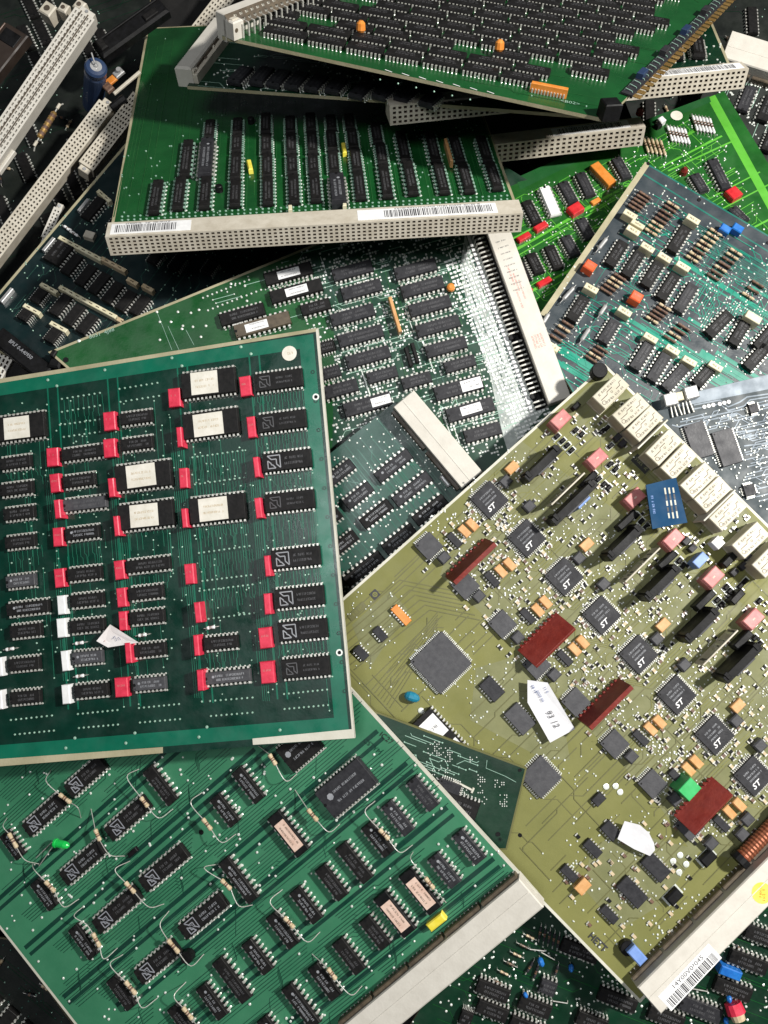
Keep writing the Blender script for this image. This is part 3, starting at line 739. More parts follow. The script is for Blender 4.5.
for x, y in ((472.5, 524.5), (464.5, 531), (510, 564), (501, 571), (546, 602), (538, 610), (583, 642), (575, 649.5), (660, 722), (651, 729), (697, 762), (689, 769.5), (740, 805), (730, 812.5)):
    blk(b3, x, y, 7.5, 13, 6, 'tantal', ch=.7, name='tantalum_capacitor')
for x, y in ((512, 467.5), (587, 544.5), (663.5, 625), (738.5, 706)): blk(b3, x, y, 13, 9, 6, 'tantal', ch=.7, name='tantalum_capacitor')
def so_pins(mb, sx, sy, h):
    n = int(sy/3.2)
    for i in range(n):
        t = (i-(n-1)/2)*3.1
        for sg in (1, -1): mb.box(sg*(sx/2+.8), t, .1, h*.45, 1.8, 1.3, 'tin')
def so_pins_x(mb, sx, sy, h):
    n = int(sx/3.2)
    for i in range(n):
        t = (i-(n-1)/2)*3.1
        for sg in (1, -1): mb.box(t, sg*(sy/2+.8), .1, h*.45, 1.3, 1.8, 'tin')
blk(b3, 401, 615, 8, 22, 5, 'orange', name='resistor_array', detail=so_pins); blk(b3, 583, 887, 14, 10, 8, 'tantal', name='tantalum_capacitor')
for x, y in ((454.5, 540), (492, 579), (528, 616), (565, 658), (641, 738), (677, 777.5), (722, 824)): blk(b3, x, y, 7.5, 17, 5, 'chip_mid', name='small_chip', detail=so_pins)
for x, y in ((444, 557.5), (479, 596), (506, 481), (529.5, 506), (579.5, 558), (518, 637.5), (554.5, 675), (632, 757), (657.5, 639), (604, 584), (685, 665), (676, 800), (737, 721), (761, 746), (748.5, 820), (743, 835), (712, 844)):
    blk(b3, x, y, 11, 10, 9, 'chip_grey', name='transistor', ch=1.2)
for x, y, w, l, n in ((492, 689, 15, 22, 0), (520, 719, 18, 27, 1), (656, 867.5, 15, 26, 0), (632.5, 892.5, 15, 28, 0), (609.5, 915, 8.5, 18, 0), (593, 849, 9, 18, 0), (569.5, 874, 8.5, 17, 0), (611, 831, 12, 17, 0), (380, 634, 8.5, 15, 0), (361, 653, 8.5, 15, 0), (599, 799.5, 12, 9, 0)):
    blk(b3, x, y, w, l, 5, 'chip_grey' if n else 'chip_mid', name='small_chip', detail=so_pins)
def slab(b, px, py, L, Hh, lean, m, T=2.4, bumps=True, fn=None, name='hybrid_module', ang=0, foot=None, h0=3., label=None):
    """thin upright module on pins, leaning; long axis along local x; lean from vertical, toward -y"""
    x, y = b.p(px, py, h0+Hh*math.cos(lean)*.6)
    mb = MB(); mb.box(0, 0, 0, Hh, L, T, m, 0, .3)
    if bumps:
        n = int(L/5.5)
        for i in range(n):
            t = (i-(n-1)/2)*5.3; mb.box(t, T*.15, -1, 2.2, 2.6, T+1.6, m, 0, .4); mb.cyl((t, 0, -h0-1.5), (t, 0, .5), .55, 'tin', 6)
        for i in range(4): mb.box(R.uniform(-L*.4, L*.4), -T*.2, R.uniform(4, 6), R.uniform(8, Hh-1), R.uniform(4, 9), T+1.2, m, 0, .3)
    if fn: fn(mb, L, Hh, T)
    off = -Hh*math.sin(lean)*.5
    M = b.put(name, mb, x, y-off, h0, ang, label=label); M.rotation_euler = (lean, 0, ang); return M
slab(b3, 471, 561, 55, 26, math.radians(20), 'maroon', 5); slab(b3, 547, 640, 53, 27, math.radians(50), 'maroon', 4); slab(b3, 606, 704, 56, 26, math.radians(16), 'maroon', 5, label='leaning dark red module'); slab(b3, 704, 806, 52, 25, math.radians(50), 'maroon', 4)
def kinks(mb, L, H, T):
    for t in (-L*.4, L*.42): mb.box(t, T*.3, H*.2, H+1, 4, T*.9, 'black', 0, .4)
    mb.box(0, -T*.45, H*.4, H-.4, L*.5, T*.5, 'chip_grey', 0, .3)
for x, y, L in ((541, 464.5, 46), (622, 543, 44), (659, 583, 44), (698, 625, 42), (738, 662, 48), (572, 503, 58)):
    slab(b3, x, y, L, 25, math.radians(5), 'black', 8, False, kinks, 'transformer')
blk(b3, 582, 500, 16, 9, 24, 'blue_pale', name='capacitor')
def cardmark(mb, L, H, T):
    for i in range(16): mb.box(R.uniform(-L*.45, L*.45), 0, R.uniform(2, H*.6), R.uniform(H*.65, H-1), 1.6, T+.5, R.choice(('tin', 'chip_grey')), 0)
for x, y, L in ((566, 489.5, 46), (640, 565, 48), (717, 647, 48)):
    slab(b3, x, y, L, 20, math.radians(4), 'conn', 1.6, False, cardmark, 'upright_card')
for x, y, L in ((649, 435.5, 42), (715, 506, 44)): slab(b3, x, y, L, 25, math.radians(5), 'edge_pale', 1.6, False, None, 'upright_card')
for x, y, l in ((549, 455, 22), (589, 480, 20), (628, 520, 24), (668, 560, 22), (706, 600, 24), (744, 640, 22), (730, 560, 16), (738, 597, 16)):
    blk(b3, x, y, l, 7, 14, 'black', name='shadow_block', ch=1)  # black bodies added where dark shadows fall between the parts
for x, y in ((655, 508), (663, 515), (693, 548), (687, 541), (735, 572), (744, 566), (618, 437), (623, 443), (748, 556)): blk(b3, x, y, 8, 6, 7, 'chip_mid', name='transistor')
def pk(mb, sx, sy, h):
    mb.box(-sx*.5-.6, 0, 0, h*.8, 1.6, sy, 'pink', 0, .3); mb.quad(0, 0, h+.06, 3.2, 1.4, 'label_pink'); 
for x, y in ((561, 419), (597.5, 458), (635.5, 497.5), (674, 539), (714, 577), (754, 619)):
    blk(b3, x, y, 19, 13, 15, 'pink', name='potentiometer', ch=.9, detail=pk)
def dd(mb, sx, sy, h):
    mb.box(0, 0, .05, .9, sx+3.6, sy+.8, 'solder', 0, .2)
DI = ((557.5, 436), (563, 440.5), (567.5, 445), (572, 450), (576, 430), (582, 434), (594.5, 474), (599, 479), (604.5, 484), (609, 487.5), (610.5, 464), (616, 469), (637, 515.5), (642, 521), (647, 526), (611, 445.5), (602.5, 431), (607.5, 427.5),
      (675, 555), (680, 560.5), (684, 565.5), (713, 595), (718, 600), (722, 604.5), (727, 587), (730.5, 591), (741, 586), (746, 581), (760, 601), (755.5, 638), (760.5, 644))
for x, y in DI: blk(b3, x, y, 6.5, 4.2, 4, 'black', name='diode', detail=dd, ch=1.1)
def relmark(mb, sx, sy, h):
    rr = random.Random(3)
    for yy in (.29, -.30): scribble(mb, -sx*.02, yy*sy, h+.05, sx*.7, 2.3, 'ink_brown', 0, rr)
    mb.ribbon([(-sx*.4, 0), (-sx*.15, 0), (-sx*.1, 2.2), (sx*.1, 2.2)], .7, h+.05, 'ink_brown'); mb.ribbon([(sx*.15, -2), (sx*.3, -2), (sx*.34, 1), (sx*.42, 1)], .7, h+.06, 'ink_brown')
    mb.disc(-sx*.38, -sy*.2, h+.07, 2.2, 'ink_brown', 10, r0=1.7); mb.disc(sx*.0, -1, h+.07, 1.2, 'ink_brown', 8, r0=.8)
    mb.box(0, 0, 0, 2.4, sx+.7, sy+.7, 'relay')
for x, y in ((611, 391), (631, 410), (645, 423.5), (664, 447), (679, 461.5), (699, 480), (713, 494), (728, 512.5), (751, 540), (771, 559)):
    blk(b3, x, y, 35, 18, 24, 'relay', name='relay', ch=.7, detail=relmark)
def bluemod():
    b = b3; h = 30; mb = MB(); P = [b.p(*q, h) for q in ((652.5, 529), (687.5, 522.5), (676, 477.5), (646, 485))]
    cx = sum(p[0] for p in P)/4; cy = sum(p[1] for p in P)/4
    Q = [(x-cx, y-cy) for x, y in P]
    mb.loft([[(x, y, h-2.2) for x, y in Q], [(x, y, h) for x, y in Q]], 'blue_board', bot=True)
    u = (Vector(Q[3])-Vector(Q[0])).normalized(); w = Vector((-u.y, u.x)); a = math.atan2(u.y, u.x)
    for d in (-7.5, -3.5, .5):
        for k in range(5): 
            c = u*(k*6-12)+w*(d-2); mb.quad(c.x, c.y, h+.1+.02*k, R.uniform(4, 7), 1.6, 'chip_grey' if k % 2 else 'edge_pale', a)
    c = u*0+w*12; scribble(mb, c.x, c.y, h+.1, 18, 2.2, 'blue_pale', a)
    for k in range(6): c = u*0+Vector(Q[0])*.85+w*0+u*(k*6); mb.cyl((c.x, c.y, 0), (c.x, c.y, h-2), .5, 'tin', 6)
    b.put('blue_module', mb, cx, cy)
bluemod()
blk(b3, 701, 560, 15, 9, 16, 'blue_pale'); blk(b3, 718.5, 542.5, 10, 10, 12, 'label_white', name='transistor')
x, y = b3.p(600, 370, 12); mb = MB(); mb.spin((0, 0, 0), (0, 0, 12), [(0, 8.2, 'black'), (.9, 8.2, 'black'), (1, 7.4, 'black')], 'black', 20); b3.put('capacitor', mb, x, y)
x, y = b3.p(576, 406, 6); mb = MB(); mb.box(0, 0, 0, 8, 9, 5, 'black', 0, 1); b3.put('diode', mb, x, y)
def disc_cap(b, px, py, h, m, L=15, w=9, ang=0, parent=None):
    x, y = b.p(px, py, h); mb = MB()
    mb.spin((-L/2, 0, h), (L/2, 0, h), [(0, w*.18, m), (.1, w*.36, m), (.3, w*.5, m), (.6, w*.5, m), (.88, w*.36, m), (1, w*.15, m)], m, 12)
    for sg in (1, -1): mb.tube([(sg*L*.3, 0, h-1), (sg*L*.3, 0, 0)], .45, 'tin')
    b.put('capacitor', mb, x, y, 0, ang)
disc_cap(b3, 412, 697, 5, 'bluecap', 15, 10, -math.pi/2+.5)
blk(b3, 675, 897.5, 15, 10, 8, 'black', name='diode', detail=dd, ch=1.4); blk(b3, 709, 859, 15, 10, 8, 'black', name='diode', detail=dd, ch=1.4)
blk(b3, 637.5, 956, 10, 17, 15, 'blue_pale', ch=1); x, y = b3.p(628, 949, 8); mb = MB(); mb.spin((0, 0, 0), (0, 0, 8), [(0, 7, 'black'), (.9, 7, 'black'), (1, 6.4, 'black')], 'black', 18); b3.put('capacitor', mb, x, y)
blk(b3, 690, 789.5, 17, 14, 26, 'green_box', name='capacitor', label='green box capacitor')
def coil():
    mb = MB(); x, y = b3.p(757, 842, 12); mb.spin((-26, 0, 12), (40, 0, 12), [(0, 9, 'black'), (.1, 9, 'black'), (.1, 7, 'copper')]+[(.1+.8*k/30, 7.4 if k % 2 else 6.6, 'copper') for k in range(31)]+[(.9, 9, 'black'), (1, 9, 'black')], 'black', 14)
    b3.put('coil', mb, x, y)
coil()
def dipw():
    o = dip(b3, 462, 722, 416, 770, w=30, n=14, mark='0', h=10, m='chip', snap=True, name='memory_chip')
    return o
x, y, L, an = b3.seg((416, 712), (466, 762), 10)
def dual():
    mb = MB(); w = 32; L2 = 58
    for sg in (1,):
        pass
    return mb
cx, cy = b3.p(441, 745, 10)
me = dip_body(66, 34, 10, 'chip', '0', 5); o = b3.put('memory_chip', me, cx, cy, 0, -math.pi/2)
for side in (1, -1): b3.put('pin_row', pin_row_mesh(66, 16, 34, 10, side, 'tin'), parent=o)
for t, l in ((-16, 22), (16, 24)):
    mb = MB(); mb.box(t, 0, 9.9, 10.3, l, 30, 'label_white'); scribble(mb, t, 0, 10.35, 20, 3, 'ink_dim', math.pi/2); b3.put('paper_label', mb, parent=o)
# small surface parts, repeated channel by channel
SM = ((-21, 5, 0), (-17, 12, 1), (-8, 21, 1), (-2, 25, 0), (9, 22, 1), (16, 15, 0), (22, 8, 1), (24, -6, 0), (-27, 34, 1), (-36, 24, 0), (-44, 34, 0))
cnt = 0
for k, (x, y) in enumerate(ST):
    for i, (dx, dy, o_) in enumerate(SM):
        X, Y = x+dx+R.uniform(-1.5, 1.5), y+dy+R.uniform(-1.5, 1.5)
        if X > 764: continue
        a = (5.5, 3) if o_ else (3, 5.5)
        def ends(mb, sx, sy, h):
            if sx > sy:
                for sg in (1, -1): mb.box(sg*sx*.42, 0, 0, h+.15, sx*.22, sy+.3, 'tin')
            else:
                for sg in (1, -1): mb.box(0, sg*sy*.42, 0, h+.15, sx+.3, sy*.22, 'tin')
        blk(b3, X, Y, a[0], a[1], 1.8, ('tan', 'rbrown', 'black')[(i+k) % 3], name='surface_resistor', ch=.2, detail=ends, key=False); cnt += 1
mb = MB()
for _ in range(900):
    X, Y = R.uniform(420, 768), R.uniform(380, 850)
    if not inside(X, Y, inner3) or Y > X+150 or Y < X-330 and X < 500: continue
    x, y = b3.p(X, Y, 1.5); v = R.random() < .5; sx, sy = (5, 2.8) if v else (2.8, 5)
    mb.box(x, y, 0, 1.6, sx, sy, R.choice(('tan', 'black', 'rbrown', 'chip_mid', 'black')), 0, .2)
    for sg in (1, -1): mb.box(x+(sg*2.2 if v else 0), y+(0 if v else sg*2.2), 0, 1.75, 1.2 if v else 3.1, 3.1 if v else 1.2, 'tin')
for _ in range(60):
    X, Y = R.uniform(560, 700), R.uniform(820, 940)
    if not inside(X, Y, inner3): continue
    x, y = b3.p(X, Y, 1.5); mb.box(x, y, 0, 1.6, 3, 5, R.choice(('tan', 'black', 'rbrown')), 0, .2); mb.box(x, y+2.2, 0, 1.75, 3.1, 1.2, 'tin')
o = b3.put('surface_parts', mb); o['kind'] = 'stuff'
def c3x(mb, L, w, sg, H): pass
o, p, d, an, L, w, sg = long_conn(b3, (637.5, 988), (790, 836), (662, 1014), H=22)
mb = MB(); 
t0 = b3.p(692, 975, 22); t1 = b3.p(662, 1004, 22)
cx, cy = b3.p(690, 977, 22); mb.box(0, 0, 22.02, 22.2, 66, 17, 'label_white'); barcode(mb, 0, -3.2, 22.25, 60, 8.5, 'ink_dark'); text(mb, '14Y00V0?045', 2, 4.6, 22.25, 3.9, 'ink_dark', w=38)
b3.put('barcode_label', mb, cx, cy)
cx, cy = b3.p(762, 893, 22); mb = MB(); mb.cyl((0, 0, 22.02), (0, 0, 22.22), 9.5, 'yellow', 24); scribble(mb, 0, 2, 22.26, 11, 3, 'orange', math.pi/4); scribble(mb, 0, -2.5, 22.26, 11, 3, 'orange', math.pi/4)
b3.put('round_sticker', mb, cx, cy, label='round yellow sticker')
# loose on it
def tagfn(b, mb):
    a = b.p(560, 694, .6); c = b.p(547, 712); 
    P0, P1 = Vector(b.p(549, 688)), Vector(b.p(571, 727)); d = (P1-P0).normalized(); an = math.atan2(d.y, d.x)
    for (q, s, h) in (((534, 689), 'E8 15', 2.6), ((540, 696), '0009 00', 2.6), ((546, 690), '11 E', 2.6)):
        x, y = b.p(*q); text(mb, s, x, y, 1.3, h, 'ink_blue', an)
    x, y = b.p(553, 719); text(mb, '93 12', x, y, 1.3, 5.5, 'ink_dim', an, shear=.2)
scrap('paper_tag', 'white pointed paper tag with handwritten 93 12 lying on the olive board', [(527.5, 702.5), (550, 742.5), (575, 729), (547.5, 682.5), (527.5, 680)],
      (b3, (9, 8, 10)), 'paper_white', 'paper tag', tagfn)
scrap('paper_scrap', 'plain white rounded paper scrap on the olive board beside a small chip', [(617.5, 839), (634, 849), (650, 856), (655, 850), (654, 843), (649, 833), (640, 825), (624.5, 821)],
      (b3, (8, 9, 10)), 'paper_white', 'paper scrap', lift=.6)

# ================================================================== small dark board between the green and the olive ones
b4 = Bd('circuit_board', 'small dark green board corner wedged between the bright green and olive boards', 'circuit board',
        ((395, 718, 40), (527, 768, 50), (505, 850, 54)), (395, 718, 527, 768))
poly4 = [(375, 711), (527, 768), (507, 850), (420, 850), (385, 800)]
def f4(mb):
    routes(b4, mb, [(400, 725), (480, 755), (470, 850), (420, 850)], 90, False, 5, 22, .6, 'solder_dim', .5, 'solder_dim', 2)
    for (x, y, w, h) in ((428, 742, 6, 7), (441, 748, 6, 7), (430, 768, 10, 4), (470, 755, 5, 4), (478, 775, 4, 9), (495, 778, 5, 5), (500, 795, 4, 6), (482, 797, 3, 4), (462, 790, 3, 6)):
        for i in range(w):
            for j in range(h):
                if R.random() < .45: X, Y = b4.p(x+i*2.2, y+j*2.2); mb.disc(X, Y, .7, .62, 'solder', 6, dome=.2)
    for q, r in (((520, 770), 1.6), ((498, 834), 2.2)):
        X, Y = b4.p(*q); mb.disc(X, Y, .74, r, 'black', 12)
    track(b4, mb, [(487, 760), (486, 768), (505, 776), (516, 782)], .5, 'solder_dim')
substrate(b4, poly4, 'pcb_deep', 'pcb_olive', rim='pcb_olive_track', rimw=1.6, fn=f4)
dip(b4, 440, 800, 478, 812, w=18, n=10, mark='s', h=6)
qfp(b4, 447, 793, 22, n=9)
x, y = b4.p(463, 786, 3); mb = MB(); mb.box(0, 0, 0, 2, 20, 1.8, 'edge_pale', 0, .3); mb.box(10, 0, 0, 2.4, 2, 5, 'edge_pale', 0, .3); b4.put('edge_clip', mb, x, y, 0, -.1)

# ================================================================== small grey green board with the light grey connector
b5 = Bd('circuit_board', 'small grey green circuit board with light grey connector, between dark teal and olive boards', 'circuit board',
        ((331, 453, -40), (395, 402, -40), (470, 492, -38)), (331, 453, 395, 402))
poly5 = [(250, 517), (395, 402), (473, 492), (410, 640), (330, 640), (290, 590)]
def f5(mb):
    routes(b5, mb, poly5, 150, True, 12, 70, .7, 'pcb_teal_light', .5, 'solder', 2.4)
    vias(b5, mb, (330, 410, 465, 620), 190, 1.0, 'solder', poly5)
substrate(b5, poly5, 'pcb_greygreen', 'laminate_edge', fn=f5)
for q in ((376, 478, 410.5, 453.5), (395, 503, 429, 475), (345, 505, 371.5, 486), (362, 525, 390, 503), (330, 482, 352, 462), (333, 552, 356, 534), (345, 582, 382, 556), (384, 550, 414, 528), (415, 522, 445, 498), (318, 528, 340, 512)):
    dip(b5, *q, w=13, n=8 if q[2]-q[0] > 30 else 7, mark='s2', m='chip_mid' if q[1] < 510 else 'chip')
long_conn(b5, (393, 407), (462, 489), (413, 389), H=22, m='conn_white')
x, y = b5.p(445, 481, 3); mb = MB(); mb.spin((-7, 0, 2.8), (7, 0, 2.8), [(0, 2.4, 'silver'), (.1, 2.8, 'silver'), (.9, 2.8, 'silver'), (1, 2.4, 'silver')], 'silver', 12); b5.put('crystal', mb, x, y, 0, -math.pi/2)

# ================================================================== green board with bright solder field and a long white strip
b6 = Bd('circuit_board', 'green board with bright solder field and a long white strip at its right edge', 'circuit board',
        ((60, 348, -66), (480, 190, -88), (560, 395, -68)), (264, 307, 450, 256))
poly6 = [(48, 352), (180, 299), (480, 176), (566, 398), (545, 470), (430, 478), (330, 470), (150, 440)]
def f6(mb):
    for q in ([(300, 255), (488, 205), (560, 398), (540, 455), (500, 470), (330, 540), (335, 335)],):
        pp = [b6.p(*a) for a in q]
        if sum(pp[i][0]*pp[(i+1) % len(pp)][1]-pp[(i+1) % len(pp)][0]*pp[i][1] for i in range(len(pp))) < 0: pp.reverse()
        mb.face([(*a, .07) for a in pp], 'pcb_greygreen_dark')
    pp = [b6.p(*a) for a in ((466, 226), (484, 219), (552, 402), (508, 452), (503, 436), (490, 376), (470, 318), (460, 270))]
    if sum(pp[i][0]*pp[(i+1) % len(pp)][1]-pp[(i+1) % len(pp)][0]*pp[i][1] for i in range(len(pp))) < 0: pp.reverse()
    mb.face([(*a, .10) for a in pp], 'tinned_sheen')  # pale patch paints the sheen over the solder field
    for k in range(46):
        for j in range(60):
            px = 440+k*4.1+j*1.2*.37*4.0/4; py = 246+j*4.0-k*1.35
            px = 446+k*3.9+j*1.62; py = 262+j*3.9-k*1.45
            if not inside(px, py, [(440, 232), (480, 212), (545, 400), (552, 420), (503, 455), (497, 440), (484, 376), (462, 318), (448, 280), (440, 250)]): continue
            if R.random() < .05: continue
            X, Y = b6.p(px, py); mb.box(X, Y, .02, .7, R.uniform(2.4, 4.2), 2.3, 'solder_bright', 0, .25)
    reg = [(190, 300), (330, 240), (490, 210), (545, 400), (500, 460), (330, 470), (335, 340)]
    for k in range(90):                         # tinned runs between the chip columns
        px = R.choice((318, 327, 384, 390, 396, 402, 448, 456, 462, 470)); py = R.uniform(250, 420); L = R.uniform(12, 60); px += (py-250)*.36
        if inside(px, py, reg) and inside(px+L*.36, py+L, reg): track(b6, mb, [(px, py), (px+L*.36, py+L)], R.choice((.8, 1.4)), R.choice(('solder_dim', 'pcb_greygreen', 'pcb_greygreen', 'solder')))
    routes(b6, mb, reg, 260, False, 8, 30, .7, 'solder_dim', .8, 'solder', 2.2)
    routes(b6, mb, reg, 160, True, 8, 40, .7, 'pcb_green_pale', .8, 'solder', 2.2)
    for _ in range(2000):
        px, py = R.uniform(300, 520), R.uniform(230, 455)
        if not inside(px, py, reg): continue
        x, y = b6.p(px, py); x = round(x/3.1)*3.1; y = round(y/3.6)*3.6
        mb.box(x, y, .02, .72, R.uniform(1.7, 2.6), R.uniform(1.7, 2.4), R.choice(('solder', 'solder_bright')), 0, .3)
    solder_row(b6, mb, 203, 298, 249, 280, 11, 1.2); solder_row(b6, mb, 208, 310.5, 261, 290, 12, 1.2)
    solder_row(b6, mb, 330, 262, 364, 248, 9, 1.1); solder_row(b6, mb, 396, 258, 430, 245, 9, 1.1)
    for q in ((183, 326), (191, 313), (199, 310), (193, 327), (206, 326), (201, 337), (178, 312), (171, 322), (157, 312), (160, 340), (245, 286), (231, 284), (247, 301), (160, 322), (182, 329)):
        x, y = b6.p(*q); mb.disc(x, y, .7, 1.4, 'solder', 8, dome=.3)
    x, y = b6.p(79, 341); mb.disc(x, y, .7, 1.8, 'solder', 8, dome=.4)
    for a, c in (((157, 312), (172, 350)), ((168, 326), (180, 352)), ((186, 330), (194, 345))): track(b6, mb, [a, c], .4, 'solder_dim')
    x, y = b6.p(102, 334); text(mb, '8051  4J88', x, y, .8, 5, 'solder_dim', math.radians(3), w=28)
    x, y = b6.p(66, 360); mb.disc(x, y, .7, 3, 'black', 12)
substrate(b6, poly6, 'pcb_green', 'laminate_edge', rim='laminate_edge', rimw=2.6, fn=f6)
for i, q in enumerate(((264, 279, 312, 267), (270, 297, 322, 284), (234, 332, 290, 316))):
    dip(b6, *q, w=15, n=11, mark='0', m='chip' if i < 2 else 'conn_brown', lab=((.28, .74, .6), (.3, .72, .6), (.2, .6, .6))[i], labm='label_white')
for q in ((220, 321, 264, 307), (301, 312, 330, 301), (332.5, 276, 372, 264), (342, 296, 381, 282), (331, 322, 374, 307), (339, 344, 382, 327), (347, 365, 389, 348), (324, 395, 357, 382), (367, 380, 397, 369),
          (395, 275, 436, 262), (402, 294, 443, 279), (410, 314, 450, 297), (417, 334, 459, 317), (426, 354, 466, 339), (445, 370, 475, 357), (465, 439, 501, 425), (402, 385, 431, 375), (322, 376, 340, 368), (318, 350, 334, 343)):
    L = math.hypot(q[2]-q[0], q[3]-q[1]); dip(b6, *q, w=14.5 if L > 35 else 13, n=max(6, int(L/4.5)), mark='s', m='chip_mid' if q[0] > 320 else 'chip')
for q, l in (((344, 412, 391, 396), (.58, .98, .6)), ((435, 395, 482.5, 380), (.55, .97, .75)), ((447, 417, 494, 402), (.3, .73, .6))):
    dip(b6, *q, w=16, n=11, mark='s', m='chip_mid', lab=l, labm='label_white')
def slab_px(b, q, H, T, m, name='capacitor', lean=0.):
    x, y, L, an = b.seg(q[:2], q[2:], H)
    mb = MB(); mb.box(0, 0, 1, H, L, T, m, 0, .8)
    for t in (-L*.3, L*.3): mb.cyl((t, 0, -.5), (t, 0, 1.2), .5, 'tin', 6)
    return b.put(name, mb, x, y, 0, an)
slab_px(b6, (388, 297, 402, 331), 12, 4, 'tantal', 'resistor_array')
x, y = b6.p(451, 287, 8); mb = MB(); mb.spin((0, 0, 3), (0, 0, 10), [(0, 2, 'orange'), (.3, 4.8, 'orange'), (.8, 4.2, 'orange'), (1, 2, 'orange')], 'orange', 12); b6.put('capacitor', mb, x, y)
slab_px(b6, (405, 347, 412, 366), 7, 4, 'chip', 'resistor_array'); slab_px(b6, (411, 343, 419, 362), 7, 4, 'chip', 'resistor_array')
def strip6():
    H = 20; p, q, r = (Vector(b6.p(*a, H)) for a in ((478, 196), (551, 405), (507, 196)))
    p, q, r = Vector(b6.p(487, 233, H)), Vector(b6.p(549, 404, H)), Vector(b6.p(509, 229, H)); d = (q-p).normalized(); p = p-d*45; L = (q-p).length; nn = Vector((-d.y, d.x)); w = 25; an = math.atan2(d.y, d.x); mb = MB()
    sg = 1 if (r-p).dot(nn) > 0 else -1
    mb.box(L/2, sg*w/2, -5, H, L, w, 'conn_white', 0, .8)
    for k in range(4): scribble(mb, L*.42+k*9-4, sg*w*(.35+.12*(k % 3)), H+.06, 22, 1.8, 'ink_red', math.pi*.5*0)
    [scribble(mb, L*.72, sg*w*(.3+.13*k), H+.06, 15, 2, 'ink_red') for k in range(4)]
    for k in range(9): scribble(mb, L*.24+k*7, sg*w*.45, H+.06, 12, 1.4, 'ink_dim', math.pi/2)
    o = b6.put('connector', mb, p.x, p.y, 0, an)
    c = MB(); n = 46                        # bent contact legs from the housing down to the panel
    for i in range(n):
        if i in (30, 43): c.cyl((i*L/n, -sg*9, 0), (i*L/n, -sg*9, 7), 3.2, 'black', 10); continue
        x = (i+.5)*L/n
        c.box(x, -sg*6, 9, 10.6, 1.7, 11, 'tin'); c.box(x, -sg*11.8, 0, 10.6, 1.5, 1.4, 'tin')
        c.box(x, -sg*4, 3, 4.4, 1.7, 8, 'conn_brown')
    c.box(L/2, -sg*.8, 0, 14, L, 1.4, 'black')
    c.box(L/2, -sg*6, .1, 1.5, L, 9, 'black'); c.box(L/2, -sg*15.5, .1, 1.6, L, 3, 'label_white')
    b6.put('contact_legs', c, parent=o)
strip6()

# ================================================================== grass green board with barcoded pin socket
zT, zB = -285, 50
b7 = Bd('circuit_board', 'grass green board with columns of black chips above a cream socket bearing two barcodes', 'circuit board',
        ((112, 226, -15), (517, 203, -35), (147, 28, -325)), (112, 226, 517, 203))
poly7 = [(147, 28), (447, 14), (520, 213), (109, 236)]
def f7(mb):
    routes(b7, mb, poly7, 240, True, 60, 320, 1.0, 'pcb_green_pale', .2, 'solder_dim', 4, jog=.15)
    for k in range(64):
        t = k/63; x0 = 122+t*385; y0 = 224-t*21
        for r in range(3): 
            x, y = b7.p(x0, y0-r*3.6); mb.disc(x, y, .7, 1.3, 'solder_dim', 7, dome=.3)
    vias(b7, mb, (120, 120, 510, 215), 170, 1.0, 'solder_dim', poly7)
substrate(b7, poly7, 'pcb_green', 'laminate_edge', rim='laminate_edge', rimw=3, fn=f7)
for q in ((157, 179, 154, 211), (187, 139, 185, 174), (180, 176, 177.5, 207), (209.5, 119, 209, 136), (205.5, 174, 204.5, 206), (237.5, 117, 237, 132), (237, 133, 236, 150), (236, 151, 235, 177), (235, 178, 235, 204),
          (265, 112, 266, 131), (266, 133, 266, 151), (267, 152, 267, 175), (267, 176, 268, 202), (290, 115, 290, 131), (291, 132, 291, 151), (292, 153, 292, 172), (293, 173, 294, 201),
          (310, 112, 311, 129), (312, 130, 312, 151), (313, 153, 313, 171), (314, 172, 316, 199), (331, 114, 331, 128), (331, 129, 332, 148), (333, 150, 334, 170),
          (349, 113, 350, 127), (351, 128, 354, 146), (354, 147, 358, 169), (357, 170, 362, 197), (374, 122, 379, 141), (380, 142, 383, 162), (383, 163, 388, 195), (400, 130, 406, 159), (407, 160, 414, 192),
          (429, 131, 437, 160), (438, 162, 445, 191), (453, 135, 461, 160), (462, 161, 470, 190), (480, 135, 489, 160), (489, 161, 499, 187)):
    dip(b7, *q, w=11.5, n=8, mark='s' , h=7, kind='solder_dim')
dip(b7, 206, 137, 205.5, 173, w=15, n=9, mark='s2', m='chip_mid', h=10); dip(b7, 337, 172, 338, 200, w=16, n=8, mark='s2', m='chip_mid', h=12)
for x, y in ((219, 188), (251, 120)): X, Y = b7.p(x, y, 4); mb = MB(); mb.spin((0, 0, 0), (0, 0, 7), [(0, 4, 'black'), (.9, 4, 'black'), (1, 3.4, 'black')], 'black', 12); b7.put('transistor', mb, X, Y)
blk(b7, 249.5, 164, 5, 21, 6, 'yellow', ang=.12, ch=1); blk(b7, 344, 147, 4.5, 22, 6, 'yellow', ang=.05, ch=1)
slab_px(b7, (445.5, 138, 452, 160), 10, 3.4, 'tantal')
for x, y in ((290, 207), (344.5, 203)): blk(b7, x, y, 4, 9, 8, 'cream', name='keying_peg')
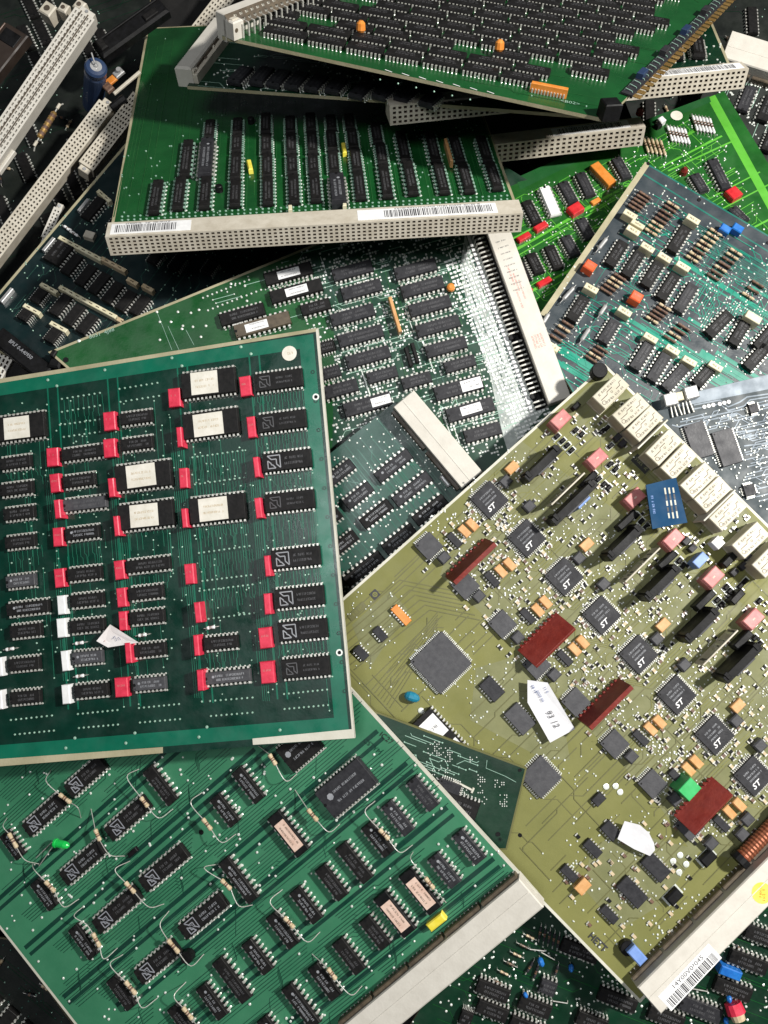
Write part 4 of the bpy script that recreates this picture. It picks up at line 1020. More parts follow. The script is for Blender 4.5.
def din(b, a, c, d, H, cols, rows, m='conn', labels=(), name='connector', over=5):
    """pin socket along the panel edge from picture point a to c, standing d beyond the edge"""
    p, q = Vector(b.p(*a)), Vector(b.p(*c)); e = (q-p); L = e.length+over*2; an = math.atan2(e.y, e.x); mid = (p+q)/2
    mb = socket_bar(b, L, d, H, cols, rows, m, z0=-6, face='front')
    for sg in (1, -1): mb.box(sg*(L/2-3), 5, -5.5, 9, 6.1, 11, m, 0, .8)
    o = b.put(name, mb, mid.x, mid.y, 0, an)
    for (t0, t1, bc0, bc1) in labels:
        g = MB(); x0 = (t0-.5)*L; x1 = (t1-.5)*L; g.box((x0+x1)/2, -d/2, H-6.02, H-5.8, x1-x0, d*.72, 'label_white')
        u0 = (bc0-.5)*L; u1 = (bc1-.5)*L; barcode(g, (u0+u1)/2, -d/2, H-5.75, u1-u0, d*.5, 'ink_dark'); scribble(g, (u0+u1)/2, -d*.17, H-5.75, (u1-u0)*.8, d*.1, 'ink_dim')
        b.put('barcode_label', g, parent=o)
    return o
din(b7, (112, 236), (517, 213), 25, 21, 74, 5, labels=((.01, .20, .02, .165), (.60, .94, .665, .93)), over=0)
X, Y = b7.p(116, 222); 

# ================================================================== boards above it at the top
b9 = Bd('circuit_board', 'topmost green board packed tight with rows of black chips', 'circuit board',
        ((228, 45, 0), (606, 118, 45), (727, -2, -150)), (228, 45, 606, 118))
poly9 = [(222, 36), (606, 119), (770, -52), (420, -160), (300, -60)]
def f9(mb):
    routes(b9, mb, poly9, 140, False, 20, 60, .8, 'pcb_green_pale', .4, 'solder_dim', 3)
    solder_row(b9, mb, 380, 80, 470, 100, 6, .9, 'solder_dim')
    for k in range(7): track(b9, mb, [(385+k*17, 70+k*3.6), (392+k*17, 72.5+k*3.6)], 1.0, 'label_white')
    x, y = b9.p(570, 103); text(mb, '<B02>', x, y, .8, 5, 'solder_dim', 0)
    P0, P1 = Vector(b9.p(610, 114)), Vector(b9.p(757, -34)); d = (P1-P0); n = 60
substrate(b9, poly9, 'pcb_green', 'laminate_edge', fn=f9)
O9 = Vector(b9.p(228, 45)); E9 = Vector(b9.p(606, 118)); ux = (E9-O9).normalized(); uy = Vector((-ux.y, ux.x))
cn = 0; rr9 = random.Random(11); P9 = [b9.p(*q) for q in [(224, 40), (606, 113), (740, -32), (770, -60), (420, -150), (300, -60), (226, 25)]]; extra9 = []
edge_n = Vector(b9.p(226, 25)); edge_f = Vector(b9.p(440, -60))
for r in range(22):
    x = -120+(r % 2)*20+r*5; v = 17+r*21.3
    while x < 700:
        L = rr9.choice((36, 38, 38, 45)); c = O9+ux*(x+L/2)+uy*v; x += L+2.6
        e = ux*(L/2+7)
        if not (inside(*(c-e-ux*12), P9) and inside(*(c+e+ux*2), P9) and inside(*(c-uy*15), P9)): continue
        W = b9.O+b9.u*c.x+b9.v*c.y; k = D/(D-W.z); px, py = 384+W.x*k, 512-W.y*k
        if py < -14 or px > 790 or rr9.random() < .05 or (r == 0 and 515 < px < 585): continue
        if cn >= 100: extra9.append((c, L)); continue
        me = cached(('d9', L), lambda: dip_body(L, 12.5, 7, 'chip', 's', 3))
        o = b9.put('dip_chip', me, c.x, c.y, 0, 0)
        for sd in (1, -1): b9.put('pin_row', cached(('p9', L, sd), lambda: pin_row_mesh(L, 9 if L < 40 else 11, 12.5, 7, sd, 'tin')), parent=o)
        cn += 1
if extra9:
    mb = MB()
    for c, L in extra9:
        mb.box(c.x, c.y, 1.4, 9, L, 12.5, 'chip', 0, .8)
        for i in range(9):
            for sg in (1, -1): mb.box(c.x+(i-4)*L/9, c.y+sg*8, 0, 5.4, 1.7, 1.2, 'tin')
    o = b9.put('distant_chips', mb); o['kind'] = 'stuff'
blk(b9, 550, 85, 36, 5, 9, 'orange', name='resistor_array', detail=so_pins_x)
for x, y in ((500, 43), (361, 24)):
    X, Y = b9.p(x, y, 14); mb = MB(); mb.spin((0, -1, 5), (0, 1, 17), [(0, 2, 'orange'), (.3, 5, 'orange'), (.8, 4.5, 'orange'), (1, 2, 'orange')], 'orange', 10)
    for sg in (1, -1): mb.cyl((sg*2, 0, 0), (sg*2, 0, 7), .5, 'tin', 6)
    b9.put('capacitor', mb, X, Y, 0, .4)
X, Y = b9.p(612, 101, 16); mb = MB(); mb.box(0, 0, 0, 16, 17, 15, 'black', 0, 1); b9.put('corner_bracket', mb, X, Y, 0, .5)
def socket9():
    p, q = Vector(b9.p(224, 36)), Vector(b9.p(440, -50)); e = (q-p); L = e.length; an = math.atan2(e.y, e.x); mb = MB()
    hole_face(mb, (0, -13, 12), (L, 0, 0), (0, 10, 9), (0, -.7, .7), 44, 2, 8, 1, 3, 'conn_brown', 'tin', .45, .5)
    mb.box(L/2, 3, -5, 21, L, 13, 'conn_white', 0, .8); mb.box(7, -8, 0, 17, 14, 14, 'conn_white', 0, 1.2)
    mb.box(7, -8, 16.5, 18, 8, 6, 'conn', 0, .3); mb.cyl((4, -15.2, 9), (4, -13, 9), 2.2, 'conn_brown', 10)
    for i in range(44): mb.box(8+(L-10)*(i+.5)/44, -16, 0, 13, 1.6, 1.4, 'tin'); mb.box(8+(L-10)*(i+.5)/44, -12.6, 12, 13.2, 1.6, 7, 'tin')
    b9.put('connector', mb, p.x, p.y, 0, an)
socket9()
def edge9():
    p, q = Vector(b9.p(628, 97)), Vector(b9.p(757, -34)); e = (q-p); L = e.length; an = math.atan2(e.y, e.x); mb = MB(); n = 40
    mb.box(L/2, 2, 1, 3, L, 12, 'chip_mid', 0, .3)
    for i in range(n):
        x = (i+.5)*L/n; mb.box(x, -6, .3, 1.6, L/n*.55, 11, 'gold', 0, .2); mb.tube([(x, 8, 0), (x, 6, 5), (x, -1, 4), (x, -3, 1)], .35, 'solder_dim')
    for k in range(6): mb.box(L*(.1+k*.15), 4, 1, 9, 15, 7, 'chip_mid' if k % 2 else 'bluecan', 0, .6)
    b9.put('edge_contacts', mb, p.x, p.y, 0, an)
edge9()
b8 = Bd('circuit_board', 'tilted board with white connector block at its left end, just under the topmost board', 'circuit board',
        ((187, 88, -90), (600, 118, -12), (232, 30, -165)), (187, 88, 600, 124))
poly8 = [(187, 86), (400, 101), (604, 117), (640, 60), (420, -20), (226, 30)]
def f8(mb):
    routes(b8, mb, poly8, 160, False, 10, 40, .8, 'solder_dim', .7, 'solder', 3)
    vias(b8, mb, (200, 60, 420, 105), 160, 1.2, 'solder', poly8)
substrate(b8, poly8, 'pcb_deep', 'laminate_edge', fn=f8)
for q in ((233, 80, 247, 66), (255, 81, 268, 66), (272, 83, 285, 69), (290, 85, 303, 71), (310, 87, 322, 74), (331, 89, 342, 77), (355, 94, 367, 82), (378, 95, 390, 84), (400, 98, 412, 87), (425, 102, 437, 91)):
    x, y, L, an = b8.seg(q[:2], q[2:], 8, False); dip(b8, *q, w=17, n=7, mark='s', h=8, snap=False, m='chip_mid')
def block8():
    p, q = Vector(b8.p(190, 82)), Vector(b8.p(226, 34)); e = (q-p); L = e.length+6; an = math.atan2(e.y, e.x); mb = MB()
    mb.box(L/2-2, 4, -5, 17, L, 20, 'conn_white', 0, 2.2); mb.box(L/2-2, -9, 0, 10, L, 5, 'conn', 0, .5)
    mb.box(2, -2, -5, 14, 7, 13, 'conn', 0, 1)
    for i in range(4): mb.cyl((9+i*L/4.6, -8.5, 9), (9+i*L/4.6, -5, 9), 3.0, 'conn_hole' if i % 2 else 'conn', 10)
    mb.box(L/2, -6.3, 5, 13, L*.8, .8, 'conn_brown')
    b8.put('connector', mb, p.x, p.y, 0, an)
block8()
b16 = Bd('circuit_board', 'board whose long cream pin socket sticks out from under the topmost board at its right', 'circuit board',
        ((387, 112, -62), (738, 74, -95), (400, 40, -190)), (387, 112, 738, 74))
poly16 = [(389, 114), (736, 78), (690, -30), (395, 0)]
def f16(mb):
    vias(b16, mb, (600, 20, 735, 72), 60, 1.3, 'solder', poly16)
substrate(b16, poly16, 'pcb_deep', 'laminate_edge', rim='laminate_edge', fn=f16)
din(b16, (389, 112), (736, 76), 19, 21, 66, 4, labels=((.68, .99, .72, .97),), over=2)
for q in ((655, 40, 658, 58), (675, 38, 678, 56), (697, 36, 700, 54)): dip(b16, *q, w=14, n=7, mark='s')
b17 = Bd('circuit_board', 'board with a dusty cream pin socket ending just above the lime green board', 'circuit board',
        ((498, 142, -170), (637, 124, -175), (500, 60, -290)), (498, 142, 637, 124))
poly17 = [(440, 156), (637, 131), (600, 40), (430, 60)]
substrate(b17, poly17, 'pcb_black', 'laminate_edge')
din(b17, (440, 154), (637, 131), 22, 23, 34, 4, labels=((.55, .93, .58, .9),), over=1)

# ================================================================== lime green board at upper right
b10 = Bd('circuit_board', 'vivid lime green circuit board with a wide light green stripe along its edge', 'circuit board',
        ((530, 300, -120), (712, 97, -215), (790, 250, -135)), (515, 249, 627, 184))
poly10 = [(480, 200), (712, 96), (724, 91), (800, 215), (800, 340), (530, 340), (500, 300)]
def f10(mb):
    LT = 'lime_track'
    P = lambda *q: [b10.p(*a) for a in q]
    for q in ([(707, 98), (715, 95), (800, 251), (800, 268)], [(516, 178), (640, 122), (709, 96), (711, 102), (642, 131), (575, 163), (520, 190)]):
        pp = P(*q); 
        if sum(pp[i][0]*pp[(i+1) % len(pp)][1]-pp[(i+1) % len(pp)][0]*pp[i][1] for i in range(len(pp))) < 0: pp.reverse()
        z = zz(b10); mb.face([(*a, z) for a in pp], LT if q[0][0] == 707 else 'pcb_green_pale')
    for q, w in (((512, 252, 630, 184), 3.6), ((512, 259, 632, 190), 1.6), ((530, 292, 600, 254), 3.4), ((659, 168, 722, 136), 2.4), ((668, 171, 731, 142), 2.2), ((640, 160, 700, 128), 1.2), ((510, 240, 545, 222), 2.2), ((703, 202, 760, 172), 1.8), ((718, 211, 770, 184), 1.8), ((745, 232, 780, 214), 2.4), ((590, 212, 625, 192), 2.4), ((700, 188, 735, 168), 1.4)):
        track(b10, mb, [q[:2], q[2:]], w, LT)
    reg = [(512, 200), (640, 140), (705, 108), (770, 225), (770, 330), (530, 330)]
    routes(b10, mb, reg, 420, False, 8, 34, .8, 'pcb_lime', .4, 'solder', 3)
    routes(b10, mb, reg, 320, False, 8, 40, .75, LT, .6, 'solder', 3)
    routes(b10, mb, reg, 220, True, 8, 24, .75, LT, .6, 'solder', 3)
    vias(b10, mb, (512, 100, 768, 300), 420, 1.0, 'solder', reg)
    x, y = b10.p(676.5, 116); mb.disc(x, y, .8, 7.5, 'label_cream', 20)
substrate(b10, poly10, 'pcb_lime', 'pcb_lime', fn=f10)
for q in ((526, 200, 537.5, 222.5), (562.5, 181, 574, 202), (580, 172, 591, 195), (616, 157, 627.5, 177.5), (530, 252.5, 540, 272.5), (549, 245, 559, 267.5), (565, 235, 576, 255), (580, 217.5, 591, 237.5), (712, 158, 727, 188), (694, 173, 705, 191), (733, 206, 745, 222), (519, 262, 527, 280)):
    dip(b10, *q, w=13, n=8, mark='s', m='chip_mid' if q[0] > 560 else 'chip')
dip(b10, 544, 186, 556, 214, w=13, n=8, mark='0', m='label_white', name='white_chip', label='white topped chip')
blk(b10, 603.5, 173, 12, 36, 9, 'orange', name='resistor_array', detail=so_pins)
for x, y, w, l in ((576, 207.5, 17, 13), (541, 225.5, 17, 8), (524, 236, 17, 7), (544.5, 281, 18, 7), (528, 289, 10, 7), (509, 240, 7, 12), (734.5, 192, 15, 15)): blk(b10, x, y, w, l, 8 if l > 9 else 5, 'redbox', ch=1)
blk(b10, 596, 200.5, 12, 6, 4, 'orange')
for x, y, n in ((654, 148, 5), (678, 136.5, 6), (703, 126, 6)): rgroup(b10, x-8, y-3, x+9, y+4 if 0 else y-3+3, n, 5, 15, 'tan' if n == 5 else 'label_white')
for x, y in ((685, 169), (641, 109)): X, Y = b10.p(x, y, 8); mb = MB(); mb.spin((0, 0, 0), (0, 0, 10), [(0, 4.6, 'maroon'), (.6, 4.6, 'maroon'), (1, 2, 'maroon')], 'maroon', 12); b10.put('capacitor', mb, X, Y)
blk(b10, 662, 119, 8, 8, 8, 'label_white', name='trimmer'); blk(b10, 659, 124, 7, 6, 6, 'black', name='transistor')

# ================================================================== slate board with teal copper
b11 = Bd('circuit_board', 'dark slate grey circuit board with teal copper bands, cream and orange capacitors', 'circuit board',
        ((645, 163, -130), (540, 318, -90), (768, 236, -118)), (645, 163, 790, 248))
poly11 = [(645, 162), (800, 254), (800, 440), (600, 440), (535, 326), (540, 314)]
def f11(mb):
    T = 'slate_teal'; Dm = 'slate_dim'
    sl = .62
    def along(px, py, L): return [(px, py), (px+L, py+L*sl)]
    track(b11, mb, along(640, 172, 150), 2.0, Dm)
    for q, L, w in (((675, 257), 110, 6), ((684, 270), 90, 2.2), ((612, 309), 120, 5), ((620, 321), 110, 2.5), ((628, 331), 110, 2.2), ((650, 338), 90, 2.2), ((560, 349), 50, 9), ((556, 362), 50, 3), ((700, 352), 70, 9), ((716, 352), 70, 5), ((690, 366), 60, 2), ((740, 250), 60, 1.2), ((745, 259), 50, 1.2), ((752, 287), 40, 3), ((688, 318), 30, 4), ((548, 356), 60, 5)):
        track(b11, mb, along(*q, L), w, T)
    for k in range(9): track(b11, mb, along(640+k*6, 318+k*4+(k % 3)*5, 70-k*3), .9, T)
    for k in range(12): track(b11, mb, along(694+k*1.5, 222+k*3.2, 90), .9, Dm)
    reg = [(600, 240), (650, 185), (790, 270), (790, 420), (620, 410), (555, 335)]
    routes(b11, mb, reg, 240, False, 8, 40, .9, T, .7, 'solder', 3); routes(b11, mb, reg, 160, True, 8, 24, .8, Dm, .7, 'solder', 3)
    routes(b11, mb, [(690, 260), (768, 300), (768, 345), (700, 330)], 180, True, 5, 18, .9, T, .8, 'solder', 2.6)
    routes(b11, mb, [(550, 335), (600, 350), (610, 420), (560, 380)], 110, False, 10, 30, 1.2, T, .3, 'solder', 3)
    vias(b11, mb, (545, 180, 768, 410), 420, 1.1, 'solder', poly11)
    for q in ((648, 164), (699, 200), (768, 243)): x, y = b11.p(*q); mb.disc(x, y, .76, 2.2, 'black', 12)
    for a, c in (((645, 162), (545, 312)),):
        pp = [b11.p(*q) for q in ((645, 162), (540, 314), (545, 317), (649, 166))]
        if sum(pp[i][0]*pp[(i+1) % 4][1]-pp[(i+1) % 4][0]*pp[i][1] for i in range(4)) < 0: pp.reverse()
        mb.face([(*q, .7) for q in pp], 'laminate_edge')
substrate(b11, poly11, 'pcb_slate', 'laminate_edge', rim='slate_dim', rimw=2, fn=f11)
for q in ((608, 264, 626, 242), (625, 275, 642, 252), (643.5, 285, 662, 262.5), (658.5, 297.5, 678.5, 275), (676, 310, 696, 285), (670, 250, 688.5, 227.5), (708.5, 335, 731, 312.5), (731, 343, 750, 320), (757, 348, 776, 326),
          (569, 319, 587.5, 297.5), (601, 341, 617.5, 321), (632.5, 367.5, 652.5, 342.5), (649, 379, 669, 355), (665, 389, 686, 366), (696, 385, 713, 366), (747, 368, 768, 345)):
    dip(b11, *q, w=13, n=8, mark='s', m='chip_mid' if q[0] in (632.5, 649, 665, 676, 601) else 'chip')
def inkbar(mb, sx, sy, h): scribble(mb, 0, 0, h+.05, sx*.55, sy*.35, 'ink_brown')
for x, y in ((630.5, 214), (633.5, 230), (637, 226), (648, 247), (665, 257), (683.5, 266), (693.5, 219), (591.5, 288), (625, 311), (655.5, 337), (651, 337.5), (673, 349.5), (690, 361), (716, 366), (552.5, 346)):
    if (x, y) in ((637, 226), (655.5, 337)): continue
    blk(b11, x, y, 16, 7, 12, 'cream', detail=inkbar)
blk(b11, 638, 224, 16, 6, 12, 'cream', detail=inkbar); blk(b11, 754, 317, 18, 9, 16, 'cream')
for x, y in ((590.5, 265), (637, 296)): blk(b11, x, y, 13, 11, 13, 'orangered', ch=1.2, detail=capmark)
for x, y in ((726, 228), (738.5, 227.5)): blk(b11, x, y, 12, 9, 10, 'blue', ch=1)
for x1, y1, x2, y2, n in ((634, 208, 645, 195, 5), (651, 232, 673, 205, 8), (692, 259, 716, 232, 8), (713, 277, 736, 252, 7), (606, 291, 620, 277, 5), (652, 320, 665, 307, 5), (670, 339, 684, 327, 4), (556, 338, 568, 324, 4), (591, 359, 602, 349, 4), (748, 296, 758, 284, 3)):
    rgroup(b11, x1, y1, x2, y2, n, 12, 7.5)
for q in ((560, 303, 576, 285), (597.5, 318, 607.5, 303), (579, 344, 591, 326), (596, 252, 608.5, 236), (541, 326, 550, 312)):
    x, y = b11.p(*q[:2], 6); x1, y1 = b11.p(*q[2:], 6); mb = MB()
    mb.spin((0, 0, 6), (x1-x, y1-y, 6), [(0, .4, 'silver'), (.15, .5, 'silver'), (.25, 2.3, 'silver'), (.8, 2.3, 'silver'), (.9, .5, 'silver'), (1, .4, 'silver')], 'silver', 10); mb.cyl((0, 0, 0), (0, 0, 6), .4, 'tin', 6); mb.cyl((x1-x, y1-y, 0), (x1-x, y1-y, 6), .4, 'tin', 6)
    b11.put('diode', mb, x, y)

# ================================================================== steel grey board at the right margin
b12 = Bd('circuit_board', 'bluish grey board with shiny silver tracks beside the cream relays', 'circuit board',
        ((655, 402, -48), (768, 374, -46), (768, 520, -30)), (700, 391, 768, 374))
poly12 = [(652, 402), (800, 367), (800, 560), (690, 510), (640, 440)]
def f12(mb):
    T = 'steel_track_sheen'
    for q, w in ((((662, 400), (800, 367), (800, 383), (668, 409)), 0),):
        pp = [b12.p(*a) for a in q]
        if sum(pp[i][0]*pp[(i+1) % 4][1]-pp[(i+1) % 4][0]*pp[i][1] for i in range(4)) < 0: pp.reverse()
        mb.face([(*a, .2) for a in pp], T)  # pale strip paints the light's reflection along the top edge
    for pts in ([(694, 405), (720, 400), (728, 407), (740, 402), (747, 397), (768, 394)], [(694, 409), (720, 404), (728, 411), (744, 406), (750, 400), (768, 397)], [(680, 422), (720, 414), (735, 411), (768, 404)], [(680, 426), (724, 417), (738, 414)],
                [(742, 432), (768, 428)], [(742, 437), (768, 433)], [(744, 446), (768, 443)], [(672, 425), (684, 428), (700, 421)]): track(b12, mb, pts, 1.4, T)
    routes(b12, mb, [(735, 430), (790, 420), (790, 530), (745, 490)], 150, False, 5, 20, 1, T, .8, 'solder', 2.5)
    routes(b12, mb, [(670, 420), (790, 395), (790, 430), (690, 440)], 70, False, 5, 20, 1, T, .8, 'solder', 2.5)
    vias(b12, mb, (665, 395, 768, 520), 260, 1.0, 'solder', [(670, 420), (790, 395), (790, 530), (745, 500), (700, 460)])
    for i in range(6): x, y = b12.p(704+i*4.5+(i > 2)*2, 407-i*1); mb.disc(x, y, .75, 2.2, 'label_white', 10, dome=.3)
    for x0 in (712, 740): 
        for side in (0,):
            for k in range(4): pass
substrate(b12, poly12, 'pcb_steel', 'laminate_edge', fn=f12)
for x, y in ((727.5, 447), (699, 440)):
    o = qfp(b12, x, y, 22, m='chip_grey', h=5, sy=38, sides='v', n=16, rot=.05)
qfp(b12, 754, 408, 10, n=5); qfp(b12, 750, 490, 12, n=6)
blk(b12, 671, 399, 14, 13, 14, 'silver', name='metal_clip', ch=1); blk(b12, 692, 392, 14, 13, 14, 'silver', name='metal_clip', ch=1); blk(b12, 680, 396, 7, 9, 12, 'cream', name='metal_clip')
mb = MB()
for k in range(6): x, y = b12.p(671+k*4, 412-k); mb.box(x, y, 0, 3, 1.4, 13, 'tin', .1*(k % 3-1), .3)
b12.put('contact_legs', mb)

# ================================================================== dark navy board at the left
b13 = Bd('circuit_board', 'dark navy circuit board with cream bars between its chips at the left', 'circuit board',
        ((0, 292, -110), (130, 138, -185), (60, 362, -85)), (0, 292, 130, 138))
poly13 = [(-40, 340), (-40, 336), (136, 131), (420, 200), (420, 330), (120, 420), (55, 372)]
poly13 = [(-40, 338), (136, 131), (420, 200), (400, 300), (60, 374)]
def f13(mb):
    routes(b13, mb, [(0, 310), (110, 180), (300, 240), (280, 280), (60, 360)], 170, False, 8, 30, .6, 'pcb_greygreen', .7, 'solder_dim', 3)
    vias(b13, mb, (0, 170, 300, 370), 170, .9, 'solder_dim', poly13)
substrate(b13, poly13, 'pcb_navy', 'laminate_edge', rim='laminate_edge', rimw=3.2, fn=f13)
def tags13(mb, sx, sy, h):
    n = int(sy/9)
    for i in range(n): mb.quad(0, (i-(n-1)/2)*9, h+.05, sx*.25, 4, 'ink_dark')
def bar13(b, q, w, h, m, name, det=None):
    x, y, L, an = b.seg(q[:2], q[2:], h); mb = MB(); mb.box(0, 0, 0, h, L, w, m, 0, .5)
    if det:
        for i in range(max(1, int(L/9))): mb.quad((i-(int(L/9)-1)/2)*9, 0, h+.05, 4.5, w*.22, 'ink_brown')
    return b.put(name, mb, x, y, 0, an)
for q in ((60, 235, 100, 261), (61, 284, 114, 319), (41, 282.5, 56, 293), (24, 304, 39, 314), (51, 321, 65.5, 332), (101, 257, 125, 271), (127, 278, 137, 284), (142.5, 284, 152.5, 291), (97.5, 190, 110, 201), (117, 318, 122, 321)):
    bar13(b13, q, 5, 8, 'cream' if q[0] < 100 else 'tan', 'bus_bar', True)
for q in ((77.5, 210, 89, 199), (42.5, 250, 54, 237.5), (0, 301, 12, 288)): bar13(b13, q, 4, 6, 'silver', 'capacitor')
for q in ((83, 217, 103, 198), (64, 273, 79, 254), (78, 284, 93, 265), (91, 292, 107, 273), (105, 301, 120, 282), (118, 309, 133, 291), (132, 313, 147, 296), (51, 313, 69, 295), (65, 323, 82, 305), (79, 332, 94, 314), (33, 301, 44, 289), (20, 319, 31, 307), (47, 341, 58, 328), (110, 228, 122, 212), (150, 262, 160, 250), (172, 268, 182, 255), (205, 272, 214, 260)):
    dip(b13, *q, w=13, n=7, mark='0', kind='tin')
dip(b13, 50, 262, 68, 240, w=22, n=8, mark='s', m='chip')
blk(b13, 89, 234, 9, 12, 7, 'conn', name='capacitor', ang=.2)
for k in range(3): resistor(b13, 64+k*3, 226+k*2.5, 72+k*3, 231+k*2.5, r=1.6, m='label_white', z=3)
def clip13():
    x, y, L, an = b13.seg((-4, 333), (46, 373), 14, False); mb = MB(); mb.box(0, 0, 0, 14, L, 20, 'black', 0, 1.5); text(mb, 'BPLF 0-A40950', -3, 3, 14.1, 4.2, 'ink', 0, w=34)
    o = b13.put('connector', mb, x, y, 0, an)
clip13()
x, y = b13.p(56, 358, 18); mb = MB(); mb.box(0, 0, 0, 18, 22, 13, 'black', .3, 2); mb.box(2, 3, 0, 24, 8, 5, 'chip', .1, 1); b13.put('latch', mb, x, y)

# ================================================================== dark boards at the bottom right
b14 = Bd('circuit_board', 'dark green board with black chips and tiny blue capacitors showing below the olive board', 'circuit board',
        ((440, 1010, 5), (760, 900, 25), (760, 1024, 25)), (509, 978, 600, 1014))
poly14 = [(400, 1080), (480, 900), (560, 860), (620, 900), (800, 850), (800, 1090), (560, 1100)]
poly14 = [(380, 1075), (500, 880), (800, 830), (800, 1100)]
def f14(mb):
    routes(b14, mb, poly14, 260, False, 8, 40, .7, 'pcb_green', .6, 'solder', 3)
    vias(b14, mb, (440, 890, 768, 1024), 420, 1.15, 'solder', poly14)
substrate(b14, poly14, 'pcb_deep', 'laminate_edge', fn=f14)
for q in ((477, 985, 509, 999), (477, 1006, 508, 1018), (519, 1002, 551, 1014), (599, 993, 637, 1009), (649, 1011, 684, 1026), (730, 955, 768, 971), (746, 930, 780, 944), (562, 944, 598, 960), (460, 1016, 472, 1022), (510, 1022, 545, 1036), (577, 1016, 607, 1030), (715, 983, 752, 998)):
    dip(b14, *q, w=14, n=8, mark='s')
dip(b14, 680, 1002, 722, 1019, w=15, n=9, mark='s', m='chip_mid'); dip(b14, 540, 985, 556, 992, w=14, n=4, mark='s', m='chip_mid')
for x, y, r in ((541, 962, 4.5), (571, 968, 3.8), (525.5, 995, 3), (729, 999, 3.6), (726, 1021, 3.6)): 
    X, Y = b14.p(x, y, 7); mb = MB(); mb.spin((-r*.6, 0, 7), (r*.6, 0, 7), [(0, r*.6, 'blue'), (.4, r, 'blue'), (.7, r, 'blue'), (1, r*.6, 'blue')], 'blue', 12)
    for sg in (1, -1): mb.cyl((0, sg*r*.6, 0), (0, sg*r*.6, 4), .45, 'tin', 6)
    b14.put('capacitor', mb, X, Y, 0, R.uniform(0, 1))
blk(b14, 731, 974, 21, 9, 12, 'blue', name='resistor_array', ch=1)
X, Y = b14.p(735, 1012, 14); mb = MB(); mb.spin((-6, 0, 9), (9, 3, 13), [(0, 8, 'red'), (.6, 9, 'red'), (.62, 7, 'tan'), (1, 6.4, 'tan')], 'red', 12); mb.cyl((0, 0, 0), (0, 0, 6), 1, 'tin', 6); b14.put('capacitor', mb, X, Y, 0, -1.1)
for k in range(5): resistor(b14, 541+k*4.6, 927+k*2.2, 539+k*4.6, 939+k*2.2, r=1.5, m='chip_mid', z=3)
for k in range(8): resistor(b14, 520-k*6.5+6, 935+k*9, 530-k*6.5+4, 939+k*9, r=1.3, m='conn_brown' if k % 2 else 'tan', z=3)
for q in ((527, 972, 533, 962), (534, 978, 538, 966), (555, 975, 558, 966), (700, 1016, 694, 1008), (735, 945, 742, 950), (716, 946, 722, 950)): resistor(b14, *q, r=1.5, m='chip_mid', z=3)
for q in ((537, 950), (548, 956), (600, 1020), (560, 1002), (700, 990)):
    X, Y = b14.p(*q, 4); mb = MB(); mb.tube([(-8, 0, 0), (-7, 0, 4), (7, 0, 4.5), (8, 0, 0)], .55, 'tin'); b14.put('wire_link', mb, X, Y, 0, R.uniform(-.3, .3))

# ================================================================== top right margin
b18 = Bd('circuit_board', 'dark board with a dusty white connector block at the top right corner', 'circuit board',
        ((725, 75, -262), (768, 80, -258), (745, 150, -240)), (722, 60, 768, 76))
poly18 = [(716, 60), (790, 78), (830, 190), (772, 190), (735, 130), (700, 100)]
def f18(mb): vias(b18, mb, (715, 75, 768, 140), 90, 1.3, 'solder', poly18); routes(b18, mb, poly18, 70, True, 6, 20, .8, 'solder_dim', .7, 'solder', 3)
substrate(b18, poly18, 'pcb_black', 'laminate_edge', fn=f18)
dip(b18, 742, 110, 752, 86, w=15, n=7, mark='s', m='chip_mid'); dip(b18, 762, 120, 772, 96, w=15, n=7, mark='s'); dip(b18, 765, 150, 774, 132, w=13, n=7, mark='s')
long_conn(b18, (722, 57), (790, 78), (733, 30), H=24, m='conn_white')
b19 = Bd('circuit_board', 'pale teal board corner at the right margin behind the lime green board', 'circuit board',
        ((735, 120, -250), (768, 150, -245), (768, 200, -225)), (735, 120, 768, 150))
poly19 = [(730, 112), (800, 175), (800, 240), (765, 230), (732, 150)]
def f19(mb): routes(b19, mb, poly19, 60, False, 10, 40, 1.4, 'slate_teal', .5, 'solder', 3); vias(b19, mb, (735, 120, 768, 200), 40, 1.3, 'solder', poly19)
substrate(b19, poly19, 'pcb_greygreen', 'edge_pale', rim='edge_pale', fn=f19)

